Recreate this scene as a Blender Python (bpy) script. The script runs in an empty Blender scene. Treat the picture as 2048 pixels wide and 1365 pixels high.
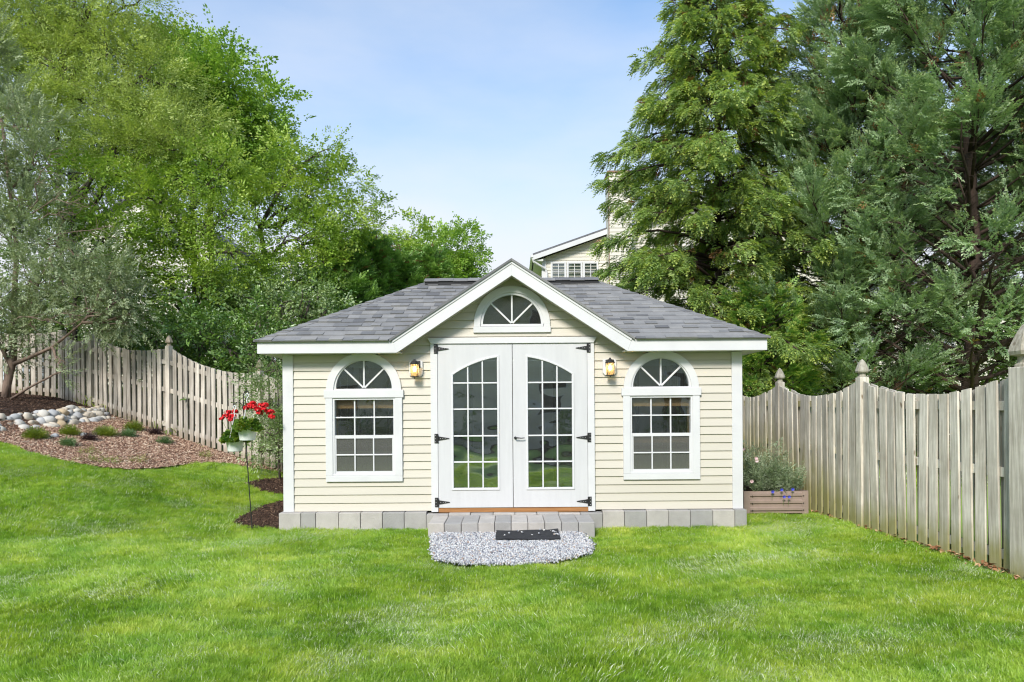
import bpy, bmesh, math, random
import numpy as np
from mathutils import Vector, Matrix, Euler

R = math.radians
rng = np.random.default_rng(7)
random.seed(7)
sc = bpy.context.scene
C = sc.collection

# ------------------------------------------------------------------ camera
F_PX, ROLL, CX, CY, DIST, EYE = 1330.0, .0075, 1025.2, 815.0, 8.26, 1.5
cam_d = bpy.data.cameras.new('camera')
cam = bpy.data.objects.new('camera', cam_d)
C.objects.link(cam)
cam_d.sensor_width = 36
cam_d.lens = 36 * F_PX / 2048
cam_d.shift_x = -(CX - 1024) / 2048
cam_d.shift_y = (CY - 682.5) / 2048
cam_d.clip_start = .05
cam_d.clip_end = 900
cam.matrix_world = Matrix.Translation((0, -DIST, EYE)) @ Euler((R(90), 0, 0)).to_matrix().to_4x4() @ Matrix.Rotation(-ROLL, 4, 'Z')
sc.camera = cam

# ------------------------------------------------------------------ light
SUN_EL, SUN_AZ = 37, 200           # azimuth in degrees clockwise from +Y: from behind the camera, over its left shoulder
w = bpy.data.worlds.new('World')
sc.world = w
w.use_nodes = True
nt = w.node_tree
nt.nodes.clear()
N = nt.nodes.new
L = nt.links.new
out = N('ShaderNodeOutputWorld')
bg = N('ShaderNodeBackground')
sky = N('ShaderNodeTexSky')
sky.sky_type = 'NISHITA'
sky.sun_disc = False
sky.sun_elevation = R(SUN_EL)
sky.sun_rotation = R(SUN_AZ)
sky.air_density = 1.0
sky.dust_density = .6
sky.ozone_density = 1.6
tc = N('ShaderNodeTexCoord')
sep = N('ShaderNodeSeparateXYZ')
L(tc.outputs['Generated'], sep.inputs[0])
mp = N('ShaderNodeMapping')
mp.inputs['Scale'].default_value = (1.2, 1.2, 3.5)
L(tc.outputs['Generated'], mp.inputs['Vector'])
no = N('ShaderNodeTexNoise')
no.inputs['Scale'].default_value = 1.6
no.inputs['Detail'].default_value = 8
no.inputs['Roughness'].default_value = .55
L(mp.outputs[0], no.inputs['Vector'])
r1 = N('ShaderNodeMapRange')       # veil of thin high cloud, thick at the horizon
r1.inputs['From Min'].default_value = .20
r1.inputs['From Max'].default_value = .60
r1.inputs['To Min'].default_value = .97
r1.inputs['To Max'].default_value = .12
L(sep.outputs['Z'], r1.inputs['Value'])
r2 = N('ShaderNodeMapRange')
r2.inputs['From Min'].default_value = .35
r2.inputs['From Max'].default_value = .75
r2.inputs['To Min'].default_value = -.16
r2.inputs['To Max'].default_value = .20
L(no.outputs['Fac'], r2.inputs['Value'])
ad = N('ShaderNodeMath')
ad.operation = 'ADD'
ad.use_clamp = True
L(r1.outputs[0], ad.inputs[0])
L(r2.outputs[0], ad.inputs[1])
mx = N('ShaderNodeMix')
mx.data_type = 'RGBA'
L(ad.outputs[0], mx.inputs['Factor'])
tint = N('ShaderNodeMix')
tint.data_type = 'RGBA'
tint.blend_type = 'MULTIPLY'
tint.inputs['Factor'].default_value = 1
tint.inputs['B'].default_value = (.92, 1.38, 1.58, 1)
L(sky.outputs[0], tint.inputs['A'])
L(tint.outputs['Result'], mx.inputs['A'])
mx.inputs['B'].default_value = (5.2, 5.35, 5.7, 1)
L(mx.outputs['Result'], bg.inputs['Color'])
bg.inputs['Strength'].default_value = .09
L(bg.outputs[0], out.inputs[0])

sun_d = bpy.data.lights.new('sun', 'SUN')
sun = bpy.data.objects.new('sun', sun_d)
C.objects.link(sun)
sun_d.energy = 2.5
sun_d.angle = R(14)
sun_d.color = (1, .935, .85)
az, el = R(SUN_AZ), R(SUN_EL)
sdir = Vector((math.sin(az) * math.cos(el), math.cos(az) * math.cos(el), math.sin(el)))
sun.rotation_euler = sdir.to_track_quat('Z', 'Y').to_euler()
sun.location = sdir * 30

sc.view_settings.view_transform = 'Standard'
sc.view_settings.look = 'None'
sc.view_settings.gamma = 1
sc.view_settings.use_curve_mapping = False
sc.view_settings.exposure = .98
sc.render.engine = 'CYCLES'
sc.cycles.max_bounces = 7
sc.cycles.diffuse_bounces = 5
sc.cycles.use_adaptive_sampling = False
sc.cycles.transparent_max_bounces = 12
sc.cycles.use_denoising = True
sc.cycles.denoiser = 'OPENIMAGEDENOISE'
sc.cycles.denoising_input_passes = 'RGB_ALBEDO_NORMAL'
sc.cycles.denoising_prefilter = 'ACCURATE'
sc.cycles.filter_width = 1.15

# ------------------------------------------------------------------ helpers
def at(px, py, Z):
    """a photo position and its distance from the camera's plane -> a point in metres"""
    u, v = px - CX, py - CY
    u, v = u - ROLL * v, v + ROLL * u
    s = F_PX / Z
    return Vector((u / s, Z - DIST, EYE - v / s))

def hgt(x, y):
    x = np.asarray(x, float)
    y = np.asarray(y, float)
    p = .55 - .1875 * (x + 6.1) + .121 * (y - 2.34)
    z = .1 * np.logaddexp(0, p / .1)
    z = 1.9 - .1 * np.logaddexp(0, (1.9 - z) / .1)      # levels out at 1.9 m
    edge = -8.74 + .04 * (y - 3)
    z = z + .16 / (1 + np.exp(np.clip((x - edge) / .06, -30, 30))) * np.clip((y - 1.8) / 1.2, 0, 1) * np.clip((6.3 - y) / 2.2, 0, 1)
    return z

def h1(x, y):
    return float(hgt(x, y))

class MB:
    """collects shapes; build() links them as ONE mesh object"""
    def __init__(s):
        s.v, s.f, s.m = [], [], []
    def add(s, vs, fs, m=0):
        o = len(s.v)
        s.v += [tuple(v) for v in vs]
        s.f += [tuple(i + o for i in f) for f in fs]
        s.m += [m] * len(fs)
        return s
    def box(s, x0, x1, y0, y1, z0, z1, m=0):
        vs = [(x, y, z) for x in (x0, x1) for y in (y0, y1) for z in (z0, z1)]
        return s.add(vs, [(0, 1, 3, 2), (4, 6, 7, 5), (0, 4, 5, 1), (2, 3, 7, 6), (0, 2, 6, 4), (1, 5, 7, 3)], m)
    def prism(s, pts, y0, y1, m=0):
        """polygon in x,z pulled from y0 to y1"""
        n = len(pts)
        vs = [(x, y0, z) for x, z in pts] + [(x, y1, z) for x, z in pts]
        fs = [tuple(range(n)), tuple(range(2 * n - 1, n - 1, -1))]
        fs += [(i, i + n, (i + 1) % n + n, (i + 1) % n) for i in range(n)]
        return s.add(vs, fs, m)
    def hexa(s, q, t, m=0):
        """q: four corners, t: offset vector of the opposite face"""
        vs = [Vector(p) for p in q] + [Vector(p) + Vector(t) for p in q]
        return s.add(vs, [(3, 2, 1, 0), (4, 5, 6, 7)] + [(i, (i + 1) % 4, (i + 1) % 4 + 4, i + 4) for i in range(4)], m)
    def bar(s, a, b, w_, d_, m=0, up=(0, 1, 0)):
        a, b = Vector(a), Vector(b)
        t = (b - a).normalized()
        u = Vector(up)
        u = (u - t * u.dot(t)).normalized()
        v = t.cross(u)
        q = [a + u * d_ / 2 + v * w_ / 2, a - u * d_ / 2 + v * w_ / 2, a - u * d_ / 2 - v * w_ / 2, a + u * d_ / 2 - v * w_ / 2]
        return s.hexa(q, b - a, m)
    def tube(s, pts, rad, n=6, m=0, cap=True):
        pts = [Vector(p) for p in pts]
        if not hasattr(rad, '__len__'):
            rad = [rad] * len(pts)
        vs, fs = [], []
        ref = Vector((0.13, .31, .94))
        for i, p in enumerate(pts):
            t = (pts[min(i + 1, len(pts) - 1)] - pts[max(i - 1, 0)]).normalized()
            if abs(t.dot(ref)) > .95:
                ref = Vector((1, .2, 0))
            u = t.cross(ref).normalized()
            v = t.cross(u)
            for k in range(n):
                a = 2 * math.pi * k / n
                vs.append(p + (u * math.cos(a) + v * math.sin(a)) * rad[i])
        for i in range(len(pts) - 1):
            for k in range(n):
                fs.append((i * n + k, i * n + (k + 1) % n, (i + 1) * n + (k + 1) % n, (i + 1) * n + k))
        if cap:
            fs.append(tuple(range(n)))
            fs.append(tuple(range(len(vs) - 1, len(vs) - n - 1, -1)))
        return s.add(vs, fs, m)
    def lathe(s, prof, n=24, c=(0, 0, 0), m=0):
        vs, fs = [], []
        for r, z in prof:
            for k in range(n):
                a = 2 * math.pi * k / n
                vs.append((c[0] + r * math.cos(a), c[1] + r * math.sin(a), c[2] + z))
        for i in range(len(prof) - 1):
            for k in range(n):
                fs.append((i * n + k, i * n + (k + 1) % n, (i + 1) * n + (k + 1) % n, (i + 1) * n + k))
        return s.add(vs, fs, m)
    def arch(s, cx, cz, r0, r1, y0, y1, a0=0, a1=180, n=28, m=0):
        """band between two radii, pulled in y"""
        for i in range(n):
            p, q = R(a0 + (a1 - a0) * i / n), R(a0 + (a1 - a0) * (i + 1) / n)
            vs = []
            for a in (p, q):
                for r in (r0, r1):
                    for y in (y0, y1):
                        vs.append((cx + r * math.cos(a), y, cz + r * math.sin(a)))
            fs = [(0, 2, 6, 4), (1, 5, 7, 3), (0, 4, 5, 1), (2, 3, 7, 6)]
            if i == 0: fs.append((0, 1, 3, 2))
            if i == n - 1: fs.append((4, 6, 7, 5))
            s.add(vs, fs, m)
        return s
    def build(s, name, mats, parent=None, smooth=False, bevel=0, loc=None):
        me = bpy.data.meshes.new(name)
        off = Vector(loc) if loc is not None else Vector((0, 0, 0))
        me.from_pydata([(v[0] - off.x, v[1] - off.y, v[2] - off.z) for v in s.v], [], s.f)
        if not isinstance(mats, (list, tuple)):
            mats = [mats]
        for m in mats:
            me.materials.append(m)
        me.polygons.foreach_set('material_index', s.m)
        bm = bmesh.new()
        bm.from_mesh(me)
        bmesh.ops.recalc_face_normals(bm, faces=bm.faces)
        if smooth:
            bmesh.ops.remove_doubles(bm, verts=bm.verts, dist=1e-5)
        bm.to_mesh(me)
        bm.free()
        if smooth:
            me.polygons.foreach_set('use_smooth', [True] * len(me.polygons))
        me.update()
        o = bpy.data.objects.new(name, me)
        C.objects.link(o)
        if parent:
            o.parent = parent
            o.location = off - world_loc(parent)
        else:
            o.location = off
        if bevel:
            b = o.modifiers.new('bevel', 'BEVEL')
            b.width = bevel
            b.segments = 2
            b.limit_method = 'ANGLE'
        return o

def world_loc(o):
    l = Vector(o.location)
    while o.parent:
        o = o.parent
        l = l + Vector(o.location)
    return l

def tag(o, label=None, cat=None, group=None, kind=None):
    if label: o['label'] = label
    if cat: o['category'] = cat
    if group: o['group'] = group
    if kind: o['kind'] = kind
    return o

def empty(name, loc, parent=None):
    o = bpy.data.objects.new(name, None)
    C.objects.link(o)
    o.empty_display_size = .1
    if parent:
        o.parent = parent
        o.location = Vector(loc) - world_loc(parent)
    else:
        o.location = loc
    return o

# ------------------------------------------------------------------ materials
def base_mat(name):
    m = bpy.data.materials.new(name)
    m.use_nodes = True
    n = m.node_tree
    return m, n, n.nodes['Principled BSDF'], n.nodes['Material Output']

def ramp(n, stops):
    r = n.nodes.new('ShaderNodeValToRGB')
    e = r.color_ramp.elements
    while len(e) < len(stops):
        e.new(.5)
    for x, (p, c) in zip(e, stops):
        x.position = p
        x.color = tuple(c) + (1,) if len(c) == 3 else c
    return r

def noise(n, scale, detail=4, rough=.6, vec=None, stretch=None):
    t = n.nodes.new('ShaderNodeTexNoise')
    t.inputs['Scale'].default_value = scale
    t.inputs['Detail'].default_value = detail
    t.inputs['Roughness'].default_value = rough
    g = n.nodes.new('ShaderNodeNewGeometry')
    src = g.outputs['Position']
    if stretch:
        q = n.nodes.new('ShaderNodeMapping')
        q.inputs['Scale'].default_value = stretch
        n.links.new(src, q.inputs['Vector'])
        src = q.outputs[0]
    n.links.new(src, t.inputs['Vector'])
    return t

def mixc(n, fac, a, b, mode='MIX'):
    m = n.nodes.new('ShaderNodeMix')
    m.data_type = 'RGBA'
    m.blend_type = mode
    for sock, v in (('Factor', fac), ('A', a), ('B', b)):
        if hasattr(v, 'links') or hasattr(v, 'is_linked'):
            n.links.new(v, m.inputs[sock])
        elif sock == 'Factor':
            m.inputs[sock].default_value = v
        else:
            m.inputs[sock].default_value = tuple(v) + (1,) if len(v) == 3 else v
    return m.outputs['Result']

def mat(name, c1, c2=None, scale=4, rough=.6, bump=0, bscale=60, rand=0, stretch=None, metal=0, spec=.4, detail=5):
    """plain surface: two colours mixed by noise, a difference from piece to piece, fine relief"""
    m, n, p, o = base_mat(name)
    c2 = c2 or c1
    t = noise(n, scale, detail, stretch=stretch)
    r = ramp(n, [(.35, c1), (.65, c2)])
    n.links.new(t.outputs['Fac'], r.inputs['Fac'])
    col = r.outputs['Color']
    if rand:
        oi = n.nodes.new('ShaderNodeObjectInfo')
        mr = n.nodes.new('ShaderNodeMapRange')
        mr.inputs['To Min'].default_value = 1 - rand
        mr.inputs['To Max'].default_value = 1 + rand
        n.links.new(oi.outputs['Random'], mr.inputs['Value'])
        hs = n.nodes.new('ShaderNodeHueSaturation')
        n.links.new(mr.outputs[0], hs.inputs['Value'])
        n.links.new(col, hs.inputs['Color'])
        col = hs.outputs['Color']
    n.links.new(col, p.inputs['Base Color'])
    p.inputs['Roughness'].default_value = rough
    p.inputs['Metallic'].default_value = metal
    p.inputs['Specular IOR Level'].default_value = spec
    if bump:
        t2 = noise(n, bscale, 6, .7, stretch=stretch)
        b = n.nodes.new('ShaderNodeBump')
        b.inputs['Strength'].default_value = bump
        b.inputs['Distance'].default_value = .01
        n.links.new(t2.outputs['Fac'], b.inputs['Height'])
        n.links.new(b.outputs[0], p.inputs['Normal'])
    return m

def leaf_mat(name, dark, mid, light, trans=.35, scale=.9, gloss=.06, rnd=.55):
    """foliage: colour differs from spray to spray and drifts slowly through the crown; light passes through"""
    m, n, p, o = base_mat(name)
    n.nodes.remove(p)
    oi = n.nodes.new('ShaderNodeObjectInfo')
    t = noise(n, scale, 3, .6)
    mr = n.nodes.new('ShaderNodeMapRange')
    mr.inputs['From Min'].default_value = .3
    mr.inputs['From Max'].default_value = .7
    n.links.new(t.outputs['Fac'], mr.inputs['Value'])
    mm = n.nodes.new('ShaderNodeMix')
    mm.inputs['Factor'].default_value = rnd
    n.links.new(mr.outputs[0], mm.inputs['A'])
    n.links.new(oi.outputs['Random'], mm.inputs['B'])
    r = ramp(n, [(.12, dark), (.5, mid), (.9, light)])
    n.links.new(mm.outputs['Result'], r.inputs['Fac'])
    d = n.nodes.new('ShaderNodeBsdfDiffuse')
    tr = n.nodes.new('ShaderNodeBsdfTranslucent')
    gl = n.nodes.new('ShaderNodeBsdfGlossy')
    gl.inputs['Roughness'].default_value = .45
    n.links.new(r.outputs['Color'], d.inputs['Color'])
    tcx = mixc(n, 1.0, r.outputs['Color'], (1.0, 1.0, .55), 'MULTIPLY')
    n.links.new(tcx, tr.inputs['Color'])
    a = n.nodes.new('ShaderNodeMixShader')
    a.inputs[0].default_value = trans
    n.links.new(d.outputs[0], a.inputs[1])
    n.links.new(tr.outputs[0], a.inputs[2])
    b = n.nodes.new('ShaderNodeMixShader')
    b.inputs[0].default_value = gloss
    n.links.new(a.outputs[0], b.inputs[1])
    n.links.new(gl.outputs[0], b.inputs[2])
    n.links.new(b.outputs[0], o.inputs[0])
    return m

def random_mat(name, stops, rough=.8, bump=0, speck=0, const=False, bscale=60):
    """each piece takes one colour of the ramp"""
    m, n, p, o = base_mat(name)
    oi = n.nodes.new('ShaderNodeObjectInfo')
    r = ramp(n, stops)
    if const:
        r.color_ramp.interpolation = 'CONSTANT'
    n.links.new(oi.outputs['Random'], r.inputs['Fac'])
    col = r.outputs['Color']
    if speck:
        t = noise(n, 260, 3, .8)
        r2 = ramp(n, [(.3, (1 - speck,) * 3), (.7, (1 + speck * .6,) * 3)])
        n.links.new(t.outputs['Fac'], r2.inputs['Fac'])
        col = mixc(n, 1.0, col, r2.outputs['Color'], 'MULTIPLY')
        t3 = noise(n, 5, 4)
        r3 = ramp(n, [(.3, (.86,) * 3), (.7, (1.08,) * 3)])
        n.links.new(t3.outputs['Fac'], r3.inputs['Fac'])
        col = mixc(n, 1.0, col, r3.outputs['Color'], 'MULTIPLY')
    n.links.new(col, p.inputs['Base Color'])
    p.inputs['Roughness'].default_value = rough
    p.inputs['Specular IOR Level'].default_value = .25
    if bump:
        t2 = noise(n, bscale, 6, .7)
        b = n.nodes.new('ShaderNodeBump')
        b.inputs['Strength'].default_value = bump
        b.inputs['Distance'].default_value = .01
        n.links.new(t2.outputs['Fac'], b.inputs['Height'])
        n.links.new(b.outputs[0], p.inputs['Normal'])
    return m

def fence_mat(name, pale, grey, moss_h, moss_col, moss_amt, zref_slope=False):
    """weathered board: grain along its length, knots, green algae in a ragged band above the ground"""
    m, n, p, o = base_mat(name)
    oi = n.nodes.new('ShaderNodeObjectInfo')
    tcn = n.nodes.new('ShaderNodeTexCoord')
    off = n.nodes.new('ShaderNodeVectorMath')
    off.operation = 'ADD'
    n.links.new(tcn.outputs['Object'], off.inputs[0])
    sc_ = n.nodes.new('ShaderNodeMath')
    sc_.operation = 'MULTIPLY'
    sc_.inputs[1].default_value = 40
    n.links.new(oi.outputs['Random'], sc_.inputs[0])
    n.links.new(sc_.outputs[0], off.inputs[1])
    def ns(scale, st, det=5, ro=.65):
        q = n.nodes.new('ShaderNodeMapping')
        q.inputs['Scale'].default_value = st
        n.links.new(off.outputs[0], q.inputs['Vector'])
        t = n.nodes.new('ShaderNodeTexNoise')
        t.inputs['Scale'].default_value = scale
        t.inputs['Detail'].default_value = det
        t.inputs['Roughness'].default_value = ro
        n.links.new(q.outputs[0], t.inputs['Vector'])
        return t.outputs['Fac']
    grain = ns(45, (1, 1, .045))
    r = ramp(n, [(.32, grey), (.62, pale)])
    n.links.new(grain, r.inputs['Fac'])
    big = ns(2.2, (1, 1, .8), 4)
    r2 = ramp(n, [(.3, (.72, .70, .66)), (.65, (1.08, 1.08, 1.06))])
    n.links.new(big, r2.inputs['Fac'])
    col = mixc(n, 1.0, r.outputs['Color'], r2.outputs['Color'], 'MULTIPLY')
    mr = n.nodes.new('ShaderNodeMapRange')
    mr.inputs['To Min'].default_value = .72
    mr.inputs['To Max'].default_value = 1.2
    n.links.new(oi.outputs['Random'], mr.inputs['Value'])
    hs = n.nodes.new('ShaderNodeHueSaturation')
    n.links.new(mr.outputs[0], hs.inputs['Value'])
    n.links.new(col, hs.inputs['Color'])
    knot = ns(9, (1, 1, .55), 1)
    rk = ramp(n, [(.74, (1, 1, 1)), (.80, (.42, .36, .3))])
    n.links.new(knot, rk.inputs['Fac'])
    col = mixc(n, 1.0, hs.outputs['Color'], rk.outputs['Color'], 'MULTIPLY')
    # algae: object z = height above the board's foot
    sp_ = n.nodes.new('ShaderNodeSeparateXYZ')
    n.links.new(tcn.outputs['Object'], sp_.inputs[0])
    geo = n.nodes.new('ShaderNodeNewGeometry')
    sg = n.nodes.new('ShaderNodeSeparateXYZ')
    n.links.new(geo.outputs['Position'], sg.inputs[0])
    hh = n.nodes.new('ShaderNodeMapRange')        # the band climbs towards the shaded back corner of the yard
    hh.inputs['From Min'].default_value = -.3
    hh.inputs['From Max'].default_value = 2.0
    hh.inputs['To Min'].default_value = moss_h
    hh.inputs['To Max'].default_value = moss_h * (3.4 if zref_slope else 1.0)
    n.links.new(sg.outputs['Y'], hh.inputs['Value'])
    dv = n.nodes.new('ShaderNodeMath')
    dv.operation = 'DIVIDE'
    n.links.new(sp_.outputs['Z'], dv.inputs[0])
    n.links.new(hh.outputs[0], dv.inputs[1])
    nz = ns(6, (1, 1, .3), 4)
    ad2 = n.nodes.new('ShaderNodeMath')
    ad2.operation = 'MULTIPLY_ADD'
    ad2.inputs[1].default_value = 1.5
    n.links.new(nz, ad2.inputs[0])
    n.links.new(dv.outputs[0], ad2.inputs[2])
    rm = n.nodes.new('ShaderNodeMapRange')
    rm.inputs['From Min'].default_value = 1.15
    rm.inputs['From Max'].default_value = 2.1
    rm.inputs['To Min'].default_value = moss_amt
    rm.inputs['To Max'].default_value = 0
    n.links.new(ad2.outputs[0], rm.inputs['Value'])
    col = mixc(n, rm.outputs[0], col, moss_col)
    n.links.new(col, p.inputs['Base Color'])
    p.inputs['Roughness'].default_value = .85
    p.inputs['Specular IOR Level'].default_value = .2
    b = n.nodes.new('ShaderNodeBump')
    b.inputs['Strength'].default_value = .6
    b.inputs['Distance'].default_value = .004
    n.links.new(grain, b.inputs['Height'])
    n.links.new(b.outputs[0], p.inputs['Normal'])
    return m

def glass_mat(name, refl=.10, tint=(.92, .95, .93), wav=.0, dust=.05, veil=0.):
    m, n, p, o = base_mat(name)
    n.nodes.remove(p)
    tr = n.nodes.new('ShaderNodeBsdfTransparent')
    tr.inputs['Color'].default_value = tuple(tint) + (1,)
    gl = n.nodes.new('ShaderNodeBsdfGlossy')
    gl.inputs['Roughness'].default_value = .01
    fr = n.nodes.new('ShaderNodeFresnel')
    fr.inputs['IOR'].default_value = 1.45
    ma = n.nodes.new('ShaderNodeMath')
    ma.operation = 'ADD'
    ma.inputs[1].default_value = refl
    n.links.new(fr.outputs[0], ma.inputs[0])
    a = n.nodes.new('ShaderNodeMixShader')
    n.links.new(ma.outputs[0], a.inputs[0])
    n.links.new(tr.outputs[0], a.inputs[1])
    n.links.new(gl.outputs[0], a.inputs[2])
    if wav:
        t = noise(n, 2.2, 1, .4, stretch=(1, 1, 1.6))
        b = n.nodes.new('ShaderNodeBump')
        b.inputs['Strength'].default_value = wav
        b.inputs['Distance'].default_value = .02
        n.links.new(t.outputs['Fac'], b.inputs['Height'])
        n.links.new(b.outputs[0], gl.inputs['Normal'])
    df = n.nodes.new('ShaderNodeBsdfDiffuse')         # dust and dried drops on the glass
    df.inputs['Color'].default_value = (.55, .55, .5, 1)
    t2 = noise(n, 90, 2, .5)
    rr = n.nodes.new('ShaderNodeMapRange')
    rr.inputs['From Min'].default_value = .5
    rr.inputs['From Max'].default_value = .78
    rr.inputs['To Min'].default_value = dust * .4 + veil
    rr.inputs['To Max'].default_value = dust * 5 + veil
    n.links.new(t2.outputs['Fac'], rr.inputs['Value'])
    c = n.nodes.new('ShaderNodeMixShader')
    n.links.new(rr.outputs[0], c.inputs[0])
    n.links.new(a.outputs[0], c.inputs[1])
    n.links.new(df.outputs[0], c.inputs[2])
    n.links.new(c.outputs[0], o.inputs[0])
    return m

M = {}
M['trim'] = mat('white_trim_paint', (.62, .615, .615), (.575, .57, .575), scale=3, rough=.5, bump=.12, bscale=30, stretch=(1, 1, 1))
M['door'] = mat('white_door_paint', (.56, .555, .56), (.525, .52, .525), scale=5, rough=.45, bump=.1, bscale=40, stretch=(3, 3, .4))
M['vinyl'] = mat('white_vinyl', (.62, .615, .62), (.60, .595, .60), rough=.35)
M['siding'] = mat('cream_vinyl_siding', (.545, .505, .43), (.52, .48, .405), scale=1.3, rough=.5, bump=.08, bscale=25, rand=.025, stretch=(.3, 1, 4))
M['soffit'] = mat('soffit_paint', (.66, .66, .62), rough=.6)
M['shingle'] = random_mat('asphalt_shingle', [(0, (.135, .135, .139)), (.16, (.185, .184, .186)), (.5, (.222, .219, .217)), (.8, (.252, .247, .243)), (1, (.29, .28, .266))], rough=.95, speck=.35, bump=.5, bscale=150)
M['cap'] = random_mat('asphalt_cap_shingle', [(0, (.15, .15, .155)), (.5, (.205, .2, .2)), (1, (.25, .245, .24))], rough=.95, speck=.35, bump=.5, bscale=150)
M['vent'] = mat('black_ridge_vent', (.012, .012, .013), rough=.6)
M['black'] = mat('black_iron', (.018, .018, .018), (.035, .035, .035), scale=30, rough=.45, metal=.2)
M['glass'] = glass_mat('window_glass', .17, wav=.3, dust=.02)
M['doorglass'] = glass_mat('wavy_door_glass', .36, wav=.5, dust=.02)
M['screen'] = glass_mat('insect_screened_glass', .05, tint=(.5, .5, .5), dust=.012, veil=.13)
M['wood'] = mat('bare_lumber', (.62, .38, .18), (.50, .28, .12), scale=3, rough=.7, stretch=(1, 8, 20), bump=.1)
M['sillwood'] = mat('treated_sill_wood', (.36, .17, .06), (.25, .11, .035), scale=6, rough=.7, stretch=(.6, 6, 14), bump=.1)
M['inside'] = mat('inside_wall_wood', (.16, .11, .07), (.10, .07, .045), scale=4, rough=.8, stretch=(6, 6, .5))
M['block'] = random_mat('concrete_block', [(0, (.33, .32, .31)), (.3, (.39, .37, .35)), (.6, (.45, .42, .39)), (1, (.50, .46, .42))], rough=.9, speck=.18, bump=.8, bscale=90)
M['fence_r'] = fence_mat('weathered_grey_green_board', (.70, .65, .575), (.40, .36, .30), .30, (.27, .25, .07), .8, True)
M['fence_l'] = fence_mat('weathered_tan_grey_board', (.56, .51, .45), (.31, .27, .23), .16, (.22, .15, .085), .5)
M['finial_r'] = fence_mat('weathered_post_top', (.47, .44, .37), (.25, .225, .175), .001, (.2, .19, .06), 0)
M['finial_l'] = fence_mat('weathered_tan_post_top', (.45, .38, .30), (.25, .20, .15), .001, (.2, .19, .06), 0)
M['bark'] = mat('grey_brown_bark', (.13, .105, .085), (.05, .04, .032), scale=9, rough=.95, bump=1, bscale=30, stretch=(1, 1, .25))
M['bark_red'] = mat('reddish_brown_bark', (.085, .055, .042), (.035, .024, .018), scale=9, rough=.95, bump=1, bscale=30, stretch=(1, 1, .2))
M['bark_pale'] = mat('pale_peeling_bark', (.24, .17, .13), (.11, .075, .055), scale=14, rough=.95, bump=1, bscale=30, stretch=(1, 1, .3))

# ------------------------------------------------------------------ scattering
def scatter_nodes():
    g = bpy.data.node_groups.new('scatter_on_points', 'GeometryNodeTree')
    g.interface.new_socket('Geometry', in_out='INPUT', socket_type='NodeSocketGeometry')
    g.interface.new_socket('Geometry', in_out='OUTPUT', socket_type='NodeSocketGeometry')
    n, l = g.nodes, g.links
    gi, go = n.new('NodeGroupInput'), n.new('NodeGroupOutput')
    def attr(name, t):
        a = n.new('GeometryNodeInputNamedAttribute')
        a.data_type = t
        a.inputs['Name'].default_value = name
        return a.outputs['Attribute']
    def sep(k):
        s = n.new('GeometryNodeSeparateGeometry')
        s.domain = 'POINT'
        c = n.new('FunctionNodeCompare')
        c.data_type = 'INT'
        c.operation = 'EQUAL'
        l.new(attr('tpl', 'INT'), c.inputs['A'] if c.inputs['A'].type == 'INT' else [i for i in c.inputs if i.type == 'INT'][0])
        [i for i in c.inputs if i.type == 'INT'][1].default_value = k
        l.new(gi.outputs[0], s.inputs['Geometry'])
        l.new(c.outputs[0], s.inputs['Selection'])
        return s.outputs['Selection']
    pts = sep(0)
    gti = n.new('GeometryNodeGeometryToInstance')
    for k in (3, 2, 1):
        l.new(sep(k), gti.inputs[0])
    iop = n.new('GeometryNodeInstanceOnPoints')
    l.new(pts, iop.inputs['Points'])
    l.new(gti.outputs[0], iop.inputs['Instance'])
    iop.inputs['Pick Instance'].default_value = True
    l.new(attr('idx', 'INT'), iop.inputs['Instance Index'])
    l.new(attr('rot', 'FLOAT_VECTOR'), iop.inputs['Rotation'])
    l.new(attr('scl', 'FLOAT'), iop.inputs['Scale'])
    l.new(iop.outputs[0], go.inputs[0])
    return g
SG = scatter_nodes()

def scatter(name, tpls, mats, pts, rots, scl, idx, parent=None, loc=(0, 0, 0)):
    """one object: up to three small templates copied to many points"""
    vs, fs, ms, tp = [], [], [], []
    for k, (tv, tf, tm) in enumerate(tpls):
        o = len(vs)
        vs += [tuple(v) for v in tv]
        fs += [tuple(i + o for i in f) for f in tf]
        ms += list(tm)
        tp += [k + 1] * len(tv)
    loc = np.array(loc, float)
    pts = np.asarray(pts, float) - loc
    n0, n1 = len(vs), len(pts)
    allv = np.vstack([np.array(vs, float), pts])
    me = bpy.data.meshes.new(name)
    me.vertices.add(n0 + n1)
    me.vertices.foreach_set('co', allv.ravel())
    sizes = np.array([len(f) for f in fs])
    me.loops.add(int(sizes.sum()))
    me.loops.foreach_set('vertex_index', np.concatenate([np.array(f) for f in fs]))
    me.polygons.add(len(fs))
    me.polygons.foreach_set('loop_start', np.concatenate([[0], np.cumsum(sizes)[:-1]]))
    me.polygons.foreach_set('material_index', ms)
    me.update(calc_edges=True)
    for m in mats:
        me.materials.append(m)
    a = me.attributes.new('tpl', 'INT', 'POINT')
    a.data.foreach_set('value', np.concatenate([np.array(tp, np.int32), np.zeros(n1, np.int32)]))
    a = me.attributes.new('idx', 'INT', 'POINT')
    a.data.foreach_set('value', np.concatenate([np.zeros(n0, np.int32), np.asarray(idx, np.int32)]))
    a = me.attributes.new('scl', 'FLOAT', 'POINT')
    a.data.foreach_set('value', np.concatenate([np.ones(n0), np.asarray(scl, float)]))
    a = me.attributes.new('rot', 'FLOAT_VECTOR', 'POINT')
    a.data.foreach_set('vector', np.vstack([np.zeros((n0, 3)), np.asarray(rots, float)]).ravel())
    o = bpy.data.objects.new(name, me)
    C.objects.link(o)
    if parent:
        o.parent = parent
        o.location = Vector(loc) - world_loc(parent)
    else:
        o.location = loc
    md = o.modifiers.new('scatter', 'NODES')
    md.node_group = SG
    o['kind'] = 'stuff'
    return o

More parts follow.
